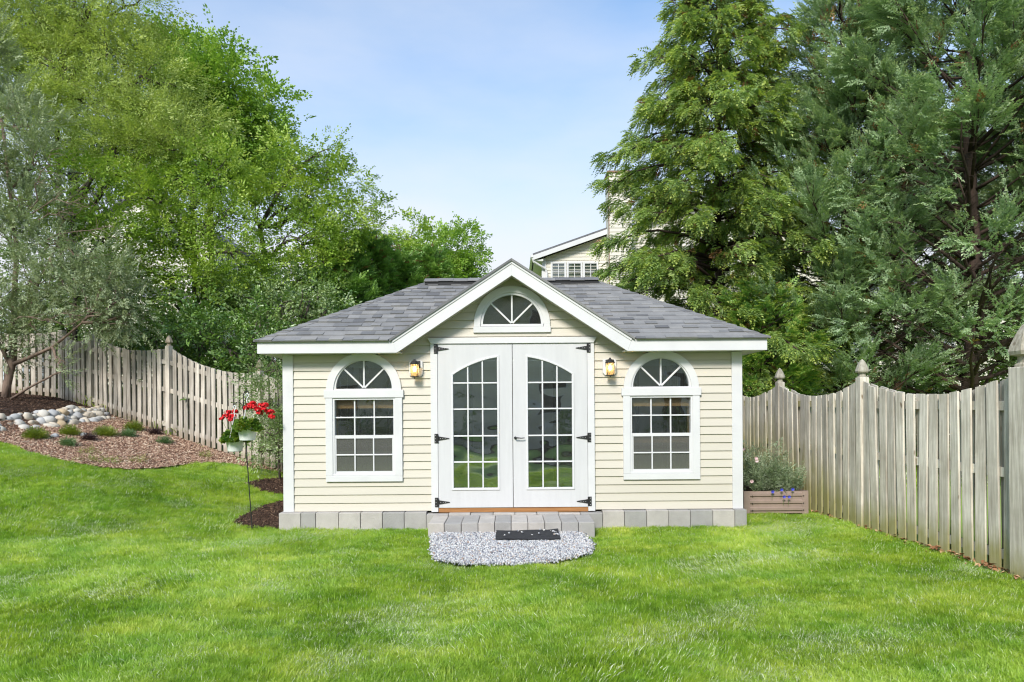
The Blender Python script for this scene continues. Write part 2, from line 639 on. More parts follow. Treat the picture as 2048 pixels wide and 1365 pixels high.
def eulers(d, roll=None, upbias=.0):
    """rotation that turns local +Y to direction d, local Z near up; with random roll"""
    d = np.asarray(d, float)
    d = d / (np.linalg.norm(d, axis=1, keepdims=True) + 1e-9)
    up = np.tile(np.array([0, 0, 1.0]), (len(d), 1)) + rng.normal(0, .35 if roll is None else roll, (len(d), 3))
    x = np.cross(d, up)
    x /= np.linalg.norm(x, axis=1, keepdims=True) + 1e-9
    z = np.cross(x, d)
    # matrix columns x, d, z ; XYZ euler
    ey = -np.arcsin(np.clip(x[:, 2], -1, 1))
    ex = np.arctan2(d[:, 2], z[:, 2])
    ez = np.arctan2(x[:, 1], x[:, 0])
    return np.stack([ex, ey, ez], 1)

# templates ------------------------------------------------------------
def leaf_quad(vs, fs, ms, p, d, nrm, ln, wd, m=0, fold=.25):
    """a folded pointed leaf of two quads"""
    d = Vector(d).normalized()
    nrm = Vector(nrm)
    s = d.cross(nrm)
    if s.length < 1e-4: s = Vector((1, 0, 0))
    s.normalize()
    nn = s.cross(d)
    o = len(vs)
    p = Vector(p)
    vs += [p, p + d * ln * .45 + s * wd / 2 + nn * fold * wd, p + d * ln - nn * ln * .12, p + d * ln * .45 - s * wd / 2 + nn * fold * wd]
    fs += [(o, o + 1, o + 2), (o, o + 2, o + 3)]
    ms += [m, m]

def spray_broad(n=14, ln=.34, leaf=.075, wid=.045, spread=.5, seed=1, m=0, stem=True):
    """a twig with leaves on both sides"""
    rd = random.Random(seed)
    vs, fs, ms = [], [], []
    for i in range(n):
        t = (i + .6) / n
        side = 1 if i % 2 else -1
        p = Vector((rd.uniform(-.02, .02), t * ln, rd.uniform(-.03, .03) - .25 * ln * t * t))
        d = Vector((side * rd.uniform(.4, 1.1) * (1.15 - t), .45 + t * .6, rd.uniform(-.5, .25)))
        nrm = Vector((rd.uniform(-.6, .6), rd.uniform(-.5, .5), 1))
        p += d.normalized() * rd.uniform(0, spread * .2)
        leaf_quad(vs, fs, ms, p, d, nrm, leaf * rd.uniform(.7, 1.25), wid * rd.uniform(.8, 1.2), m)
    return vs, fs, ms

def spray_fern(ln=.4, pairs=10, wmax=.13, seed=1, droop=.15, m=0, bush=.35, nw=.016, tips=0):
    """flat feathery conifer spray: ribs with many narrow scales"""
    rd = random.Random(seed)
    vs, fs, ms = [], [], []
    for i in range(pairs):
        t = (i + .5) / pairs
        wl = wmax * (1.05 - t) ** .7 * (.5 + min(1, t * 4) * .5)
        mm_ = 2 if (tips and t > tips) else m
        for side in (-1, 1):
            p = Vector((0, t * ln * .9, -droop * ln * t * t))
            d = Vector((side * .8, .8, rd.uniform(-bush, bush)))
            nrm = Vector((rd.uniform(-.5, .5), rd.uniform(-.5, .5), 1))
            leaf_quad(vs, fs, ms, p, d, nrm, wl * rd.uniform(.8, 1.2), nw * rd.uniform(.8, 1.3), mm_, .1)
            if wl > .05:
                q = p + d.normalized() * wl * .4
                leaf_quad(vs, fs, ms, q, (side * .3, 1, rd.uniform(-bush, bush)), nrm, wl * .55, nw * .8, mm_, .1)
                leaf_quad(vs, fs, ms, q, (side * 1, .1, rd.uniform(-bush, bush)), nrm, wl * .45, nw * .8, mm_, .1)
    p = Vector((0, ln * .85, -droop * ln * .75))
    leaf_quad(vs, fs, ms, p, (0, 1, -droop), (0, 0, 1), ln * .2, nw, mm_, .1)
    return vs, fs, ms

def tuft(nb, rad, hh, wd, seed, lean=.5, m=0):
    """grass: bent tapering blades on a small round patch, z up"""
    rd = random.Random(seed)
    vs, fs, ms = [], [], []
    for i in range(nb):
        a, r = rd.uniform(0, 6.283), rad * math.sqrt(rd.random())
        b = Vector((r * math.cos(a), r * math.sin(a), -.004))
        az_ = rd.uniform(0, 6.283)
        dr = Vector((math.cos(az_), math.sin(az_), 0))
        ln = hh * rd.uniform(.55, 1.15)
        k = lean * rd.uniform(.2, 1.5)
        sd = Vector((-dr.y, dr.x, 0)) * wd * rd.uniform(.7, 1.3) / 2
        sd.rotate(Euler((0, 0, rd.uniform(-.9, .9))))
        m1 = b + Vector((0, 0, ln * .45)) + dr * ln * k * .22
        m2 = b + Vector((0, 0, ln * .8)) + dr * ln * k * .62
        tp = b + Vector((0, 0, ln * (1.0 - .22 * k))) + dr * ln * k * 1.1
        o = len(vs)
        vs += [b - sd, b + sd, m1 + sd * .9, m1 - sd * .9, m2 + sd * .65, m2 - sd * .65, tp]
        fs += [(o, o + 1, o + 2, o + 3), (o + 3, o + 2, o + 4, o + 5), (o + 5, o + 4, o + 6)]
        ms += [m] * 3
    return vs, fs, ms

def chip(sx, sy, sz, seed, n=6):
    rd = random.Random(seed)
    vs = []
    for z, k in ((-1, .75), (.15, 1), (1, .6)):
        for i in range(n):
            a = 6.283 * i / n + rd.uniform(-.3, .3)
            r = k * rd.uniform(.75, 1.1)
            vs.append(Vector((r * sx * math.cos(a), r * sy * math.sin(a), z * sz * rd.uniform(.7, 1.1))))
    fs = [tuple(range(n - 1, -1, -1)), tuple(range(2 * n, 3 * n))]
    for j in range(2):
        for i in range(n):
            fs.append((j * n + i, j * n + (i + 1) % n, (j + 1) * n + (i + 1) % n, (j + 1) * n + i))
    return vs, fs, [0] * len(fs)

# ------------------------------------------------------------------ ground
def axis(a, b, step, lo, hi):
    """fine between a and b, growing steps out to lo and hi"""
    c = list(np.arange(a, b + 1e-6, step))
    s, x = step, b
    while x < hi:
        s *= 1.35
        x += s
        c.append(x)
    s, x = step, a
    while x > lo:
        s *= 1.35
        x -= s
        c.insert(0, x)
    return np.array(c)

gx, gy = axis(-12, 8, .16, -300, 300), axis(-6, 8, .16, -120, 400)
GX, GY = np.meshgrid(gx, gy, indexing='ij')
GZ = hgt(GX, GY) + .012 * np.sin(GX * 2.1 + 1) * np.sin(GY * 1.7)
nx, ny = GX.shape
me = bpy.data.meshes.new('ground')
vv = np.stack([GX, GY, GZ - .015], -1).reshape(-1, 3)
ii = np.arange(nx * ny).reshape(nx, ny)
ff = np.stack([ii[:-1, :-1], ii[1:, :-1], ii[1:, 1:], ii[:-1, 1:]], -1).reshape(-1, 4)
me.from_pydata(vv.tolist(), [], ff.tolist())
me.polygons.foreach_set('use_smooth', [True] * len(me.polygons))
M['ground'] = mat('turf_soil', (.22, .36, .05), (.26, .33, .08), scale=2.5, rough=.95, bump=.6, bscale=40)
me.materials.append(M['ground'])
g = bpy.data.objects.new('ground', me)
C.objects.link(g)
tag(g, kind='structure')

def inpoly(x, y, poly):
    x, y = np.asarray(x, float), np.asarray(y, float)
    r = np.zeros(x.shape, bool)
    n = len(poly)
    for i in range(n):
        x1, y1 = poly[i]
        x2, y2 = poly[(i + 1) % n]
        c = ((y1 > y) != (y2 > y)) & (x < (x2 - x1) * (y - y1) / (y2 - y1 + 1e-12) + x1)
        r ^= c
    return r

BED_FRONT = [(-14, 2.1), (-9.2, 2.5), (-8.33, 2.54), (-8.01, 2.44), (-7.65, 2.28), (-7.18, 2.16), (-6.84, 2.12), (-6.46, 2.14), (-6.08, 2.3), (-5.8, 2.65), (-5.6, 3.1),
             (-5.35, 3.5), (-5.0, 3.65), (-4.6, 3.6), (-4.24, 3.66), (-3.0, 3.3)]
BED = BED_FRONT + [(-3.0, 3.6), (-4.64, 3.98), (-6.82, 4.98), (-9.88, 6.38), (-14, 6.6)]
TERR = [(-14, 2.2), (-9.3, 2.6), (-8.85, 3.1), (-8.78, 3.7), (-8.72, 4.6), (-8.62, 5.7), (-9.88, 6.36), (-14, 6.5)]
PATCH1 = [(-4.40, 2.6), (-4.28, 3.0), (-4.0, 3.32), (-3.5, 3.45), (-3.0, 3.2), (-3.0, 2.5), (-3.5, 2.3), (-4.0, 2.32)]
PATCH2 = [(-3.62, .32), (-3.68, .8), (-3.66, 1.5), (-3.5, 2.0), (-3.0, 2.15), (-2.86, 1.0), (-2.86, -.02), (-3.1, .05), (-3.4, .1)]
GRAV = [(-.93, -.5), (-.90, -1.0), (-.82, -1.6), (-.76, -1.86), (-.45, -2.05), (.0, -2.06), (.38, -1.98), (.55, -1.82), (.78, -1.62), (.84, -1.2), (.78, -.8), (.74, -.5)]

def sheet(name, poly, m, lift, step=.08, amp=.01, mound=0, label=None, cat=None):
    xs = np.arange(min(p[0] for p in poly), max(p[0] for p in poly) + step, step)
    ys = np.arange(min(p[1] for p in poly), max(p[1] for p in poly) + step, step)
    X, Y = np.meshgrid(xs, ys, indexing='ij')
    ins = inpoly(X, Y, poly)
    Z = hgt(X, Y) + lift + amp * (np.sin(X * 9 + Y * 4) * np.sin(Y * 11 - X * 3)) + rng.normal(0, amp * .3, X.shape)
    idm = -np.ones(X.shape, int)
    vs, fs = [], []
    cell = ins[:-1, :-1] & ins[1:, :-1] & ins[1:, 1:] & ins[:-1, 1:]
    need = np.zeros(X.shape, bool)
    need[:-1, :-1] |= cell; need[1:, :-1] |= cell; need[1:, 1:] |= cell; need[:-1, 1:] |= cell
    for i, j in zip(*np.nonzero(need)):
        idm[i, j] = len(vs)
        vs.append((X[i, j], Y[i, j], Z[i, j]))
    for i, j in zip(*np.nonzero(cell)):
        fs.append((idm[i, j], idm[i + 1, j], idm[i + 1, j + 1], idm[i, j + 1]))
    me = bpy.data.meshes.new(name)
    me.from_pydata(vs, [], fs)
    me.polygons.foreach_set('use_smooth', [True] * len(fs))
    me.materials.append(m)
    o = bpy.data.objects.new(name, me)
    C.objects.link(o)
    return o

M['mulch'] = mat('red_brown_mulch', (.28, .16, .105), (.15, .08, .05), scale=40, rough=.95, bump=1, bscale=90)
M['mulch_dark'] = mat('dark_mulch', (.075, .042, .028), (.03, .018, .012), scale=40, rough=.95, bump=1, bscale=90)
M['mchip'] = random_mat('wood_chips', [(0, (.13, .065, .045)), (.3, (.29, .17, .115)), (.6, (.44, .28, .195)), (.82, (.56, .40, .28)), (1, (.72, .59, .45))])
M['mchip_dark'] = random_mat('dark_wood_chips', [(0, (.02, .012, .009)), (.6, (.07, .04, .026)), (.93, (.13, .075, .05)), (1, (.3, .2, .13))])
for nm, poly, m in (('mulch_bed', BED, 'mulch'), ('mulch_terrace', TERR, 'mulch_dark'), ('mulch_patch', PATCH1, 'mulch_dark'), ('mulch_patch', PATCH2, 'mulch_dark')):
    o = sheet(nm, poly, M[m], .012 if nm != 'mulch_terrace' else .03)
    tag(o, kind='structure')

def sample_poly(poly, n):
    xs = [p[0] for p in poly]; ys = [p[1] for p in poly]
    out = np.zeros((0, 2))
    while len(out) < n:
        p = np.stack([rng.uniform(min(xs), max(xs), n), rng.uniform(min(ys), max(ys), n)], 1)
        out = np.vstack([out, p[inpoly(p[:, 0], p[:, 1], poly)]])
    return out[:n]

def flat_scatter(name, tpls, mats, xy, lift, tilt, smin, smax, ntp, label, cat=None):
    n = len(xy)
    pts = np.stack([xy[:, 0], xy[:, 1], hgt(xy[:, 0], xy[:, 1]) + lift], 1)
    rot = np.stack([rng.normal(0, tilt, n), rng.normal(0, tilt, n), rng.uniform(0, 6.283, n)], 1)
    o = scatter(name, tpls, mats, pts, rot, rng.uniform(smin, smax, n), rng.integers(0, ntp, n))
    tag(o, label, cat, kind='stuff')
    return o

ct = [chip(.028, .007, .004, 1), chip(.018, .010, .004, 2), chip(.040, .006, .004, 3)]
xy = sample_poly(BED, 60000)
xy = xy[(xy[:, 0] > -9.0) & ~inpoly(xy[:, 0], xy[:, 1], TERR)]
flat_scatter('mulch_chips', ct, [M['mchip']], xy, .024, .35, .6, 1.4, 3, 'red brown wood chips spread over the sloping bed below the left fence')
xy = np.vstack([sample_poly(TERR, 20000), ])
xy = xy[xy[:, 0] > -11.5]
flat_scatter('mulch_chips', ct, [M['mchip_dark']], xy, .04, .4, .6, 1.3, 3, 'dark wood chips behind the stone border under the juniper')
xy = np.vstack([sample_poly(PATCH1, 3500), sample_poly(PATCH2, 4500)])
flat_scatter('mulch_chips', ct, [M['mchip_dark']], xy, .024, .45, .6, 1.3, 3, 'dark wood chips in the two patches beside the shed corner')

# gravel pad
M['gravelbase'] = mat('gravel_bed', (.30, .30, .31), (.16, .16, .17), scale=60, rough=.95, bump=1, bscale=80)
o = sheet('gravel_bed', GRAV, M['gravelbase'], .03, .05, .006)
tag(o, kind='structure')
M['gravel'] = random_mat('crushed_stone', [(0, (.14, .15, .18)), (.2, (.32, .33, .36)), (.5, (.50, .50, .51)), (.9, (.68, .67, .65)), (.96, (.50, .38, .30)), (1, (.32, .22, .16))], rough=.85)
xy = sample_poly(GRAV, 30000)
e = rng.normal(0, .018, xy.shape)
xy = xy + e
pts = np.stack([xy[:, 0], xy[:, 1], .026 + rng.uniform(0, .026, len(xy)) + .03 * np.clip((xy[:, 1] + 2) / 1.4, 0, 1)], 1)
o = scatter('gravel', [chip(.014, .010, .008, 11, 5), chip(.011, .010, .009, 12, 5), chip(.017, .009, .007, 13, 5)], [M['gravel']], pts, rng.uniform(0, 6.28, (len(xy), 3)), rng.uniform(.35, .95, len(xy)), rng.integers(0, 3, len(xy)))
tag(o, 'white and grey crushed stone in front of the concrete step', kind='stuff')

# ------------------------------------------------------------------ grass
def grass_mask(x, y):
    k = ~inpoly(x, y, BED) & ~inpoly(x, y, PATCH1) & ~inpoly(x, y, PATCH2)
    k &= ~inpoly(x, y, GRAV)
    k &= ~((np.abs(x) < 2.96) & (y > -.09))
    k &= ~((np.abs(x - .0) < .95) & (y > -.68) & (y < 0))
    k &= x < 4.26 - .025 * (y - 0)
    k &= ~((x > 3.13) & (x < 4.05) & (y > .78))
    k &= y < np.where(x < 0, 3.9, 7)
    return k

M['grass'] = leaf_mat('grass_blades', (.19, .33, .03), (.36, .55, .045), (.58, .72, .16), trans=.5, scale=1.1, gloss=.025, rnd=.5)
def add_patches(m, amt):
    n = m.node_tree
    r = [x for x in n.nodes if x.type == 'VALTORGB'][0]
    t = noise(n, 1.3, 8, .75, stretch=(.8, 1.5, 1))
    rr = ramp(n, [(.34, (.66, .84, .8)), (.5, (1, 1, 1)), (.64, (1.45, 1.2, 1.5))])  # tone patches, with pale sheen of the mown lawn multiplied into the colour
    n.links.new(t.outputs['Fac'], rr.inputs['Fac'])
    outs = [l.to_socket for l in r.outputs['Color'].links]
    c = mixc(n, 1.0, r.outputs['Color'], rr.outputs['Color'], 'MULTIPLY')
    for s in outs:
        n.links.new(c, s)
add_patches(M['grass'], 1)
M['straw_sheen'] = mat('pale_dry_and_sheen_blades', (.60, .64, .42), (.44, .52, .26), scale=3, rough=.7)

def merge_tpl(a, b):
    o = len(a[0])
    return a[0] + b[0], a[1] + [tuple(i + o for i in f) for f in b[1]], a[2] + b[2]
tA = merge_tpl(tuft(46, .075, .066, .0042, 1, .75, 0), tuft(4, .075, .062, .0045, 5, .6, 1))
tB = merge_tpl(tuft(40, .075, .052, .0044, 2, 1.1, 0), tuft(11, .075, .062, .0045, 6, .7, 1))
tC = tuft(44, .07, .078, .004, 3, .65, 0)
n = 225000
x = rng.uniform(-12.5, 4.5, n); y = rng.uniform(-7.6, 6.5, n)
s_ = F_PX / (y + DIST)
vis = (np.abs(x) * s_ < 1120) & (y > -5.3) | (rng.random(n) < .5)
keep = grass_mask(x, y) & vis
near = np.clip(1.25 - (y + 5) / 22, .55, 1)
keep &= rng.uniform(0, 1, n) < near
x, y = x[keep], y[keep]
# streaks left by the mower and by feet: the lean and height of the blades drift over the lawn
def field(x, y, k, seed):
    r2_ = np.random.default_rng(seed)
    f = np.zeros_like(x)
    for i in range(7):
        a = r2_.uniform(0, 6.28); fr = k * r2_.uniform(.6, 2.2)
        f += np.sin((x * math.cos(a) + y * math.sin(a)) * fr + r2_.uniform(0, 6.28))
    return f / 7
su, sv = (x * .87 + y * .5) * .45, (-x * .5 + y * .87) * 1.7      # oblique pale streaks: dry blades, and mown-grass sheen imitated by more pale blades
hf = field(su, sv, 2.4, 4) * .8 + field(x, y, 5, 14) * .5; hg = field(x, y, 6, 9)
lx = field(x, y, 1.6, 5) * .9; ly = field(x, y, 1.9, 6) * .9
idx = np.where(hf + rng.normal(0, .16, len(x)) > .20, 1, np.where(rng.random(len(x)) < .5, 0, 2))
rot = np.stack([lx + rng.normal(0, .14, len(x)), ly + rng.normal(0, .14, len(x)), rng.uniform(0, 6.283, len(x))], 1)
# euler XYZ: spin about z comes last, so spin first by folding it into the lean
cz, sz = np.cos(rot[:, 2]), np.sin(rot[:, 2])
rx = rot[:, 0] * cz + rot[:, 1] * sz; ry = -rot[:, 0] * sz + rot[:, 1] * cz
rot = np.stack([rx, ry, rot[:, 2]], 1)
pts = np.stack([x, y, hgt(x, y) + .012 * np.sin(x * 2.1 + 1) * np.sin(y * 1.7) - .012], 1)
o = scatter('grass', [tA, tB, tC], [M['grass'], M['straw_sheen']], pts, rot, np.clip(.66 + .2 * hg + rng.normal(0, .09, len(x)), .4, 1.1), idx)
tag(o, 'bright green mown lawn of fine blades with paler streaks', kind='stuff')
print('grass tufts', len(x))

# rough weeds and grass behind the fences
n = 9000
x = rng.uniform(-16, 12, n); y = rng.uniform(4, 16, n)
k = (y > np.where(x < -9.9, 6.6, 4.1 - .4587 * (x + 4.64))) & ((np.abs(x) > 3.2) | (y > 4)) & ((x > 4.5) | (y > 5))
x, y = x[k], y[k]
pts = np.stack([x, y, hgt(x, y) - .02], 1)
o = scatter('undergrowth', [tA, tB, tC], [M['grass'], M['straw_sheen']], pts, np.stack([x * 0, x * 0, rng.uniform(0, 6.28, len(x))], 1), rng.uniform(2.2, 4.5, len(x)), rng.integers(0, 3, len(x)))
tag(o, 'rough grass growing behind the fences', kind='stuff')
# ------------------------------------------------------------------ the garden shed
shed = empty('garden_shed', (0, 1.5, .225))
tag(shed, 'cream sided garden shed with white double doors, two arched windows and grey shingle roof', 'shed')
HW = 2.82
WIN = (-1.84, 1.84)
ZB, PITCH = .227, .1025
CORN, FRONT = HW - .105, 1.01

def board(x0b, x1b, x0t, x1t, z):
    """one lap of siding: foot proud of the head, a dark slot under the lip"""
    if x1b - x0b < .01 or x1t - x0t < .01: return
    z1 = z + PITCH + .006
    s = MB()
    pr = [(-.024, z), (-.007, z1), (.004, z1), (-.006, z + .012), (-.006, z)]
    vs = []
    for (y, zz) in pr:
        f = (zz - z) / (z1 - z)
        vs.append((x0b + (x0t - x0b) * f, y, zz))
    for (y, zz) in pr:
        f = (zz - z) / (z1 - z)
        vs.append((x1b + (x1t - x1b) * f, y, zz))
    n = len(pr)
    s.add(vs, [tuple(range(n)), tuple(range(2 * n - 1, n - 1, -1))] + [(i, i + n, (i + 1) % n + n, (i + 1) % n) for i in range(n)])
    s.build('siding_board', M['siding'], shed)

APEX, GS = 3.19, .655
k = 0
while True:
    z = ZB + k * PITCH
    z1 = z + PITCH
    if z1 > 3.13: break
    k += 1
    if z1 <= 2.20:
        for sg in (-1, 1):
            a, b = (FRONT, CORN) if sg > 0 else (-CORN, -FRONT)
            c = WIN[0] if sg < 0 else WIN[1]
            hole = None
            if z1 > .66 and z < 1.66: hole = (.40, .40)
            elif z >= 1.60 and z < 1.712 + .44:
                zl, zu = max(0, z - 1.712), min(.47, z1 - 1.712)
                lo = math.sqrt(max(.40 ** 2 - zl * zl, 0)); hi = math.sqrt(max(.455 ** 2 - zu * zu, 0))
                m_ = max(lo, min(hi, lo + .02)) if hi > lo else lo
                hole = (m_, m_)
                if z < 1.70: hole = (.42, .42)
            if hole and hole[0] > .05:
                board(a, c - hole[0], a, c - hole[1], z)
                board(c + hole[0], b, c + hole[1], b, z)
            else:
                board(a, b, a, b, z)
    else:
        hb, ht = (APEX - z) / GS, (APEX - z1) / GS
        if z1 < 2.37:
            hb, ht = min(hb, 1.5), min(ht, 1.5)
            board(-hb, -FRONT, -ht, -FRONT, z); board(FRONT, hb, FRONT, ht, z)
        elif z1 < 2.45:
            board(-hb, hb, -ht, ht, z)
        elif z < 2.531 + .43:
            if z < 2.425:
                MB().box(-.435, .435, -.020, .004, z, 2.432).build('siding_board', M['siding'], shed)
            zl, zu = max(0, z - 2.531), min(.45, z1 - 2.531)
            lo = math.sqrt(max(.385 ** 2 - zl * zl, 0)); hi = math.sqrt(max(.455 ** 2 - zu * zu, 0))
            m_ = min(max(lo, min(hi, lo + .02)), hb)
            if z < 2.5: m_ = .43
            if m_ > .05:
                board(-hb, -m_, -ht, -min(m_, ht - .001), z); board(m_, hb, min(m_, ht - .001), ht, z)
            else:
                board(-hb, hb, -ht, ht, z)
        else:
            board(-hb, hb, -ht, ht, z)

# walls round the other three sides, with their laps
for sg in (-1, 1):
    s = MB()
    X = sg * HW
    s.box(min(X, X - sg * .08), max(X, X - sg * .08), .09, 3.1, ZB, 2.19)
    for k in range(19):
        z = ZB + k * PITCH
        s.add([(X, .09, z), (X, 3.1, z), (X, 3.1, z + PITCH), (X, .09, z + PITCH), (X + sg * .022, .09, z), (X + sg * .022, 3.1, z), (X + sg * .006, 3.1, z + PITCH), (X + sg * .006, .09, z + PITCH)],
              [(4, 5, 6, 7), (0, 1, 5, 4), (3, 2, 6, 7), (0, 4, 7, 3), (1, 5, 6, 2)])
    s.build('side_wall', M['siding'], shed)
s = MB().box(-HW, HW, 3.1, 3.18, ZB, 2.19)
s.build('back_wall', M['siding'], shed)
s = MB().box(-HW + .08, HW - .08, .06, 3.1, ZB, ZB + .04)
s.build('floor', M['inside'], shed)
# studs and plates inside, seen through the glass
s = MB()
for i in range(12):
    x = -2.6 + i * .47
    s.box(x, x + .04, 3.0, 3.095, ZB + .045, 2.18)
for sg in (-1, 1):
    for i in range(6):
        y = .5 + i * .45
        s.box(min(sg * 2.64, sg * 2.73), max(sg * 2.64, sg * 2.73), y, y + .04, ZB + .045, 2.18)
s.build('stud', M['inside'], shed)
for c in WIN:
    s = MB().box(c - .50, c + .50, .062, .165, 1.50, 1.645)
    s.build('window_header', M['wood'], shed)
    for q in (-1, 1):
        s = MB().box(min(c + q * .345, c + q * .46), max(c + q * .345, c + q * .46), .075, .165, ZB + .05, 1.53) if False else MB().box(c + q * .40 - .03, c + q * .40 + .03, .075, .165, ZB + .05, 1.53)
        s.build('window_stud', M['wood'], shed)

# corner boards
for sg in (-1, 1):
    s = MB()
    s.box(min(sg * CORN, sg * (HW + .024)), max(sg * CORN, sg * (HW + .024)), -.034, -.004, .225, 2.168)
    s.box(min(sg * (HW), sg * (HW + .024)), max(sg * HW, sg * (HW + .024)), -.004, .09, .225, 2.168)
    s.build('corner_board', M['trim'], shed, bevel=.003)

# ---- roof
HE, YE, ZE = 3.072, -.25, 2.315       # half width at the eave, its front edge, its top
SL = .565
DEP = 1.806
RIDGE_H, RIDGE_Y = HE - DEP, YE + DEP
ZR = ZE + SL * DEP
roof = MB()
def hip(dz, grow):
    a, yf, yb, z = HE + grow, YE - grow, RIDGE_Y + DEP + grow, ZE + dz
    return [(-a, yf, z), (a, yf, z), (a, yb, z), (-a, yb, z), (-RIDGE_H, RIDGE_Y, ZR + dz + SL * grow), (RIDGE_H, RIDGE_Y, ZR + dz + SL * grow)]
top, bot = hip(.012, .022), hip(.002, .0)
VA = (0, YE + (3.292 - ZE) / SL, 3.292)                # where the cross gable's ridge dies into the slope
def front(l, d):
    (ax, ay, az_), (bx, _, _) = l[0], l[1]
    va = (VA[0], VA[1] + .02, VA[2] + d)
    return [l[0], (-1.43, ay, az_), va, l[4]], [(1.43, ay, az_), l[1], l[5], va], [l[4], va, l[5]]
for l, d in ((top, .012), (bot, .002)):
    for q in front(l, d):
        roof.add(q, [tuple(range(len(q)))])
roof.add(top + bot, [(1, 2, 5), (2, 3, 4, 5), (3, 0, 4), (7, 8, 11), (8, 9, 10, 11), (9, 6, 10), (1, 2, 8, 7), (2, 3, 9, 8), (3, 0, 6, 9)])
roof_o = roof.build('roof', M['cap'], shed)
# open soffit boards under the eaves
MB().box(-HE + .02, -1.36, YE + .03, -.03, 2.172, 2.184).build('soffit', M['soffit'], shed)
MB().box(1.36, HE - .02, YE + .03, -.03, 2.172, 2.184).build('soffit', M['soffit'], shed)
for sg in (-1, 1):
    s = MB().box(min(sg * (HW + .03), sg * (HE - .02)), max(sg * (HW + .03), sg * (HE - .02)), -.03, 3.3, 2.172, 2.184)
    s.build('soffit', M['soffit'], shed)
# eave boards
for sg in (-1, 1):
    q = [(sg * HE, 2.168), (sg * 1.389, 2.168), (sg * 1.446, 2.315), (sg * HE, 2.315)]
    MB().prism(q, YE - .001, YE + .025).build('fascia', M['trim'], shed, bevel=.002)
    s = MB().box(min(sg * (HE - .025), sg * HE), max(sg * (HE - .025), sg * HE), YE + .027, 3.36, 2.168, 2.314)
    s.build('fascia', M['trim'], shed)
MB().box(-HE, HE, 3.362, 3.385, 2.168, 2.314).build('fascia', M['trim'], shed)
# the cross gable: rake boards, soffit, shingled slopes
for sg in (-1, 1):
    q = [(sg * 1.446, 2.315), (sg * 1.389, 2.168), (0, 3.088), (0, 3.262)]
    MB().prism(q, YE - .004, YE + .024).build('rake_board', M['trim'], shed, bevel=.002)
    # slightly proud drip strip along its top
    q = [(sg * 1.446, 2.320), (sg * 1.435, 2.292), (0, 3.232), (0, 3.264)]
    MB().prism(q, YE - .014, YE - .0045).build('drip_strip', M['trim'], shed)
    q = [(sg * 1.40, 2.185), (sg * 1.40, 2.20), (0, 3.117), (0, 3.102)]
    MB().prism(q, YE + .026, -.026).build('soffit', M['siding'], shed)
    # roof slab of the gable running back into the main roof
    zt = lambda x: 3.292 - .652 * abs(x)
    n_ = 10
    vs, fs = [], []
    for i in range(n_ + 1):
        x = sg * 1.475 * i / n_
        z = zt(x)
        yb = min(YE + (z - ZE) / SL + .10, 1.6)
        vs += [(x, YE - .03, z), (x, max(yb, YE + .0), z), (x, YE - .03, z - .03), (x, max(yb, YE), z - .03)]
    for i in range(n_):
        a, b = i * 4, (i + 1) * 4
        fs += [(a, b, b + 1, a + 1), (a + 2, b + 2, b + 3, a + 3), (a, b, b + 2, a + 2), (a + 1, b + 1, b + 3, a + 3)]
    fs += [(0, 1, 3, 2), (n_ * 4, n_ * 4 + 1, n_ * 4 + 3, n_ * 4 + 2)]
    MB().add(vs, fs).build('gable_roof', M['cap'], shed)

# shingles on the front slope
ca, sa = 1 / math.sqrt(1 + SL * SL), SL / math.sqrt(1 + SL * SL)
NC = 15
exp_ = DEP / NC
def slope_pt(x, p, lift):
    return (x, YE - .02 + p - sa * lift, ZE + SL * (p - .02) + .016 + ca * lift)
rs = random.Random(3)
cnt = 0
for i in range(NC):
    p0, p1 = i * exp_ + (-.018 if i == 0 else 0), (i + 1) * exp_ + .012
    for sg in (-1, 1):
        def bounds(p):
            z = ZE + SL * p
            return max(0, (3.285 - z) / .652), HE + .015 - p
        lo0, hi0 = bounds(max(p0, 0)); lo1, hi1 = bounds(p1)
        if lo0 > 1.46: lo0 = lo0
        x = lo0 - rs.uniform(0, .15)
        if lo0 == 0: x = 0 if sg > 0 else .0
        while x < hi0:
            wd = rs.choice((.12, .15, .17, .19))
            a, b = x, x + wd
            x = b
            thick = rs.choice((.005, .007, .016))
            q = []
            ab, bb, at_, bt = max(a, lo0), min(b, hi0), max(min(a, hi1), lo1), min(max(b, lo1), hi1)
            if bb - ab < .012: continue
            if bt - at_ < .001: at_ = bt = min(max((a + b) / 2, lo1), hi1)
            g_ = .0012
            lift0, lift1 = thick + .006, .001
            top = [slope_pt(sg * (ab + g_), p0, lift0), slope_pt(sg * (bb - g_), p0, lift0), slope_pt(sg * bt, p1, lift1), slope_pt(sg * at_, p1, lift1)]
            btm = [slope_pt(sg * (ab + g_), p0, -.002), slope_pt(sg * (bb - g_), p0, -.002), slope_pt(sg * bt, p1, -.004), slope_pt(sg * at_, p1, -.004)]
            s = MB().add(top + btm, [(0, 1, 2, 3), (4, 5, 6, 7), (0, 1, 5, 4), (1, 2, 6, 5), (2, 3, 7, 6), (3, 0, 4, 7)])
            s.build('shingle', M['shingle'], roof_o)
            cnt += 1
print('shingles', cnt)
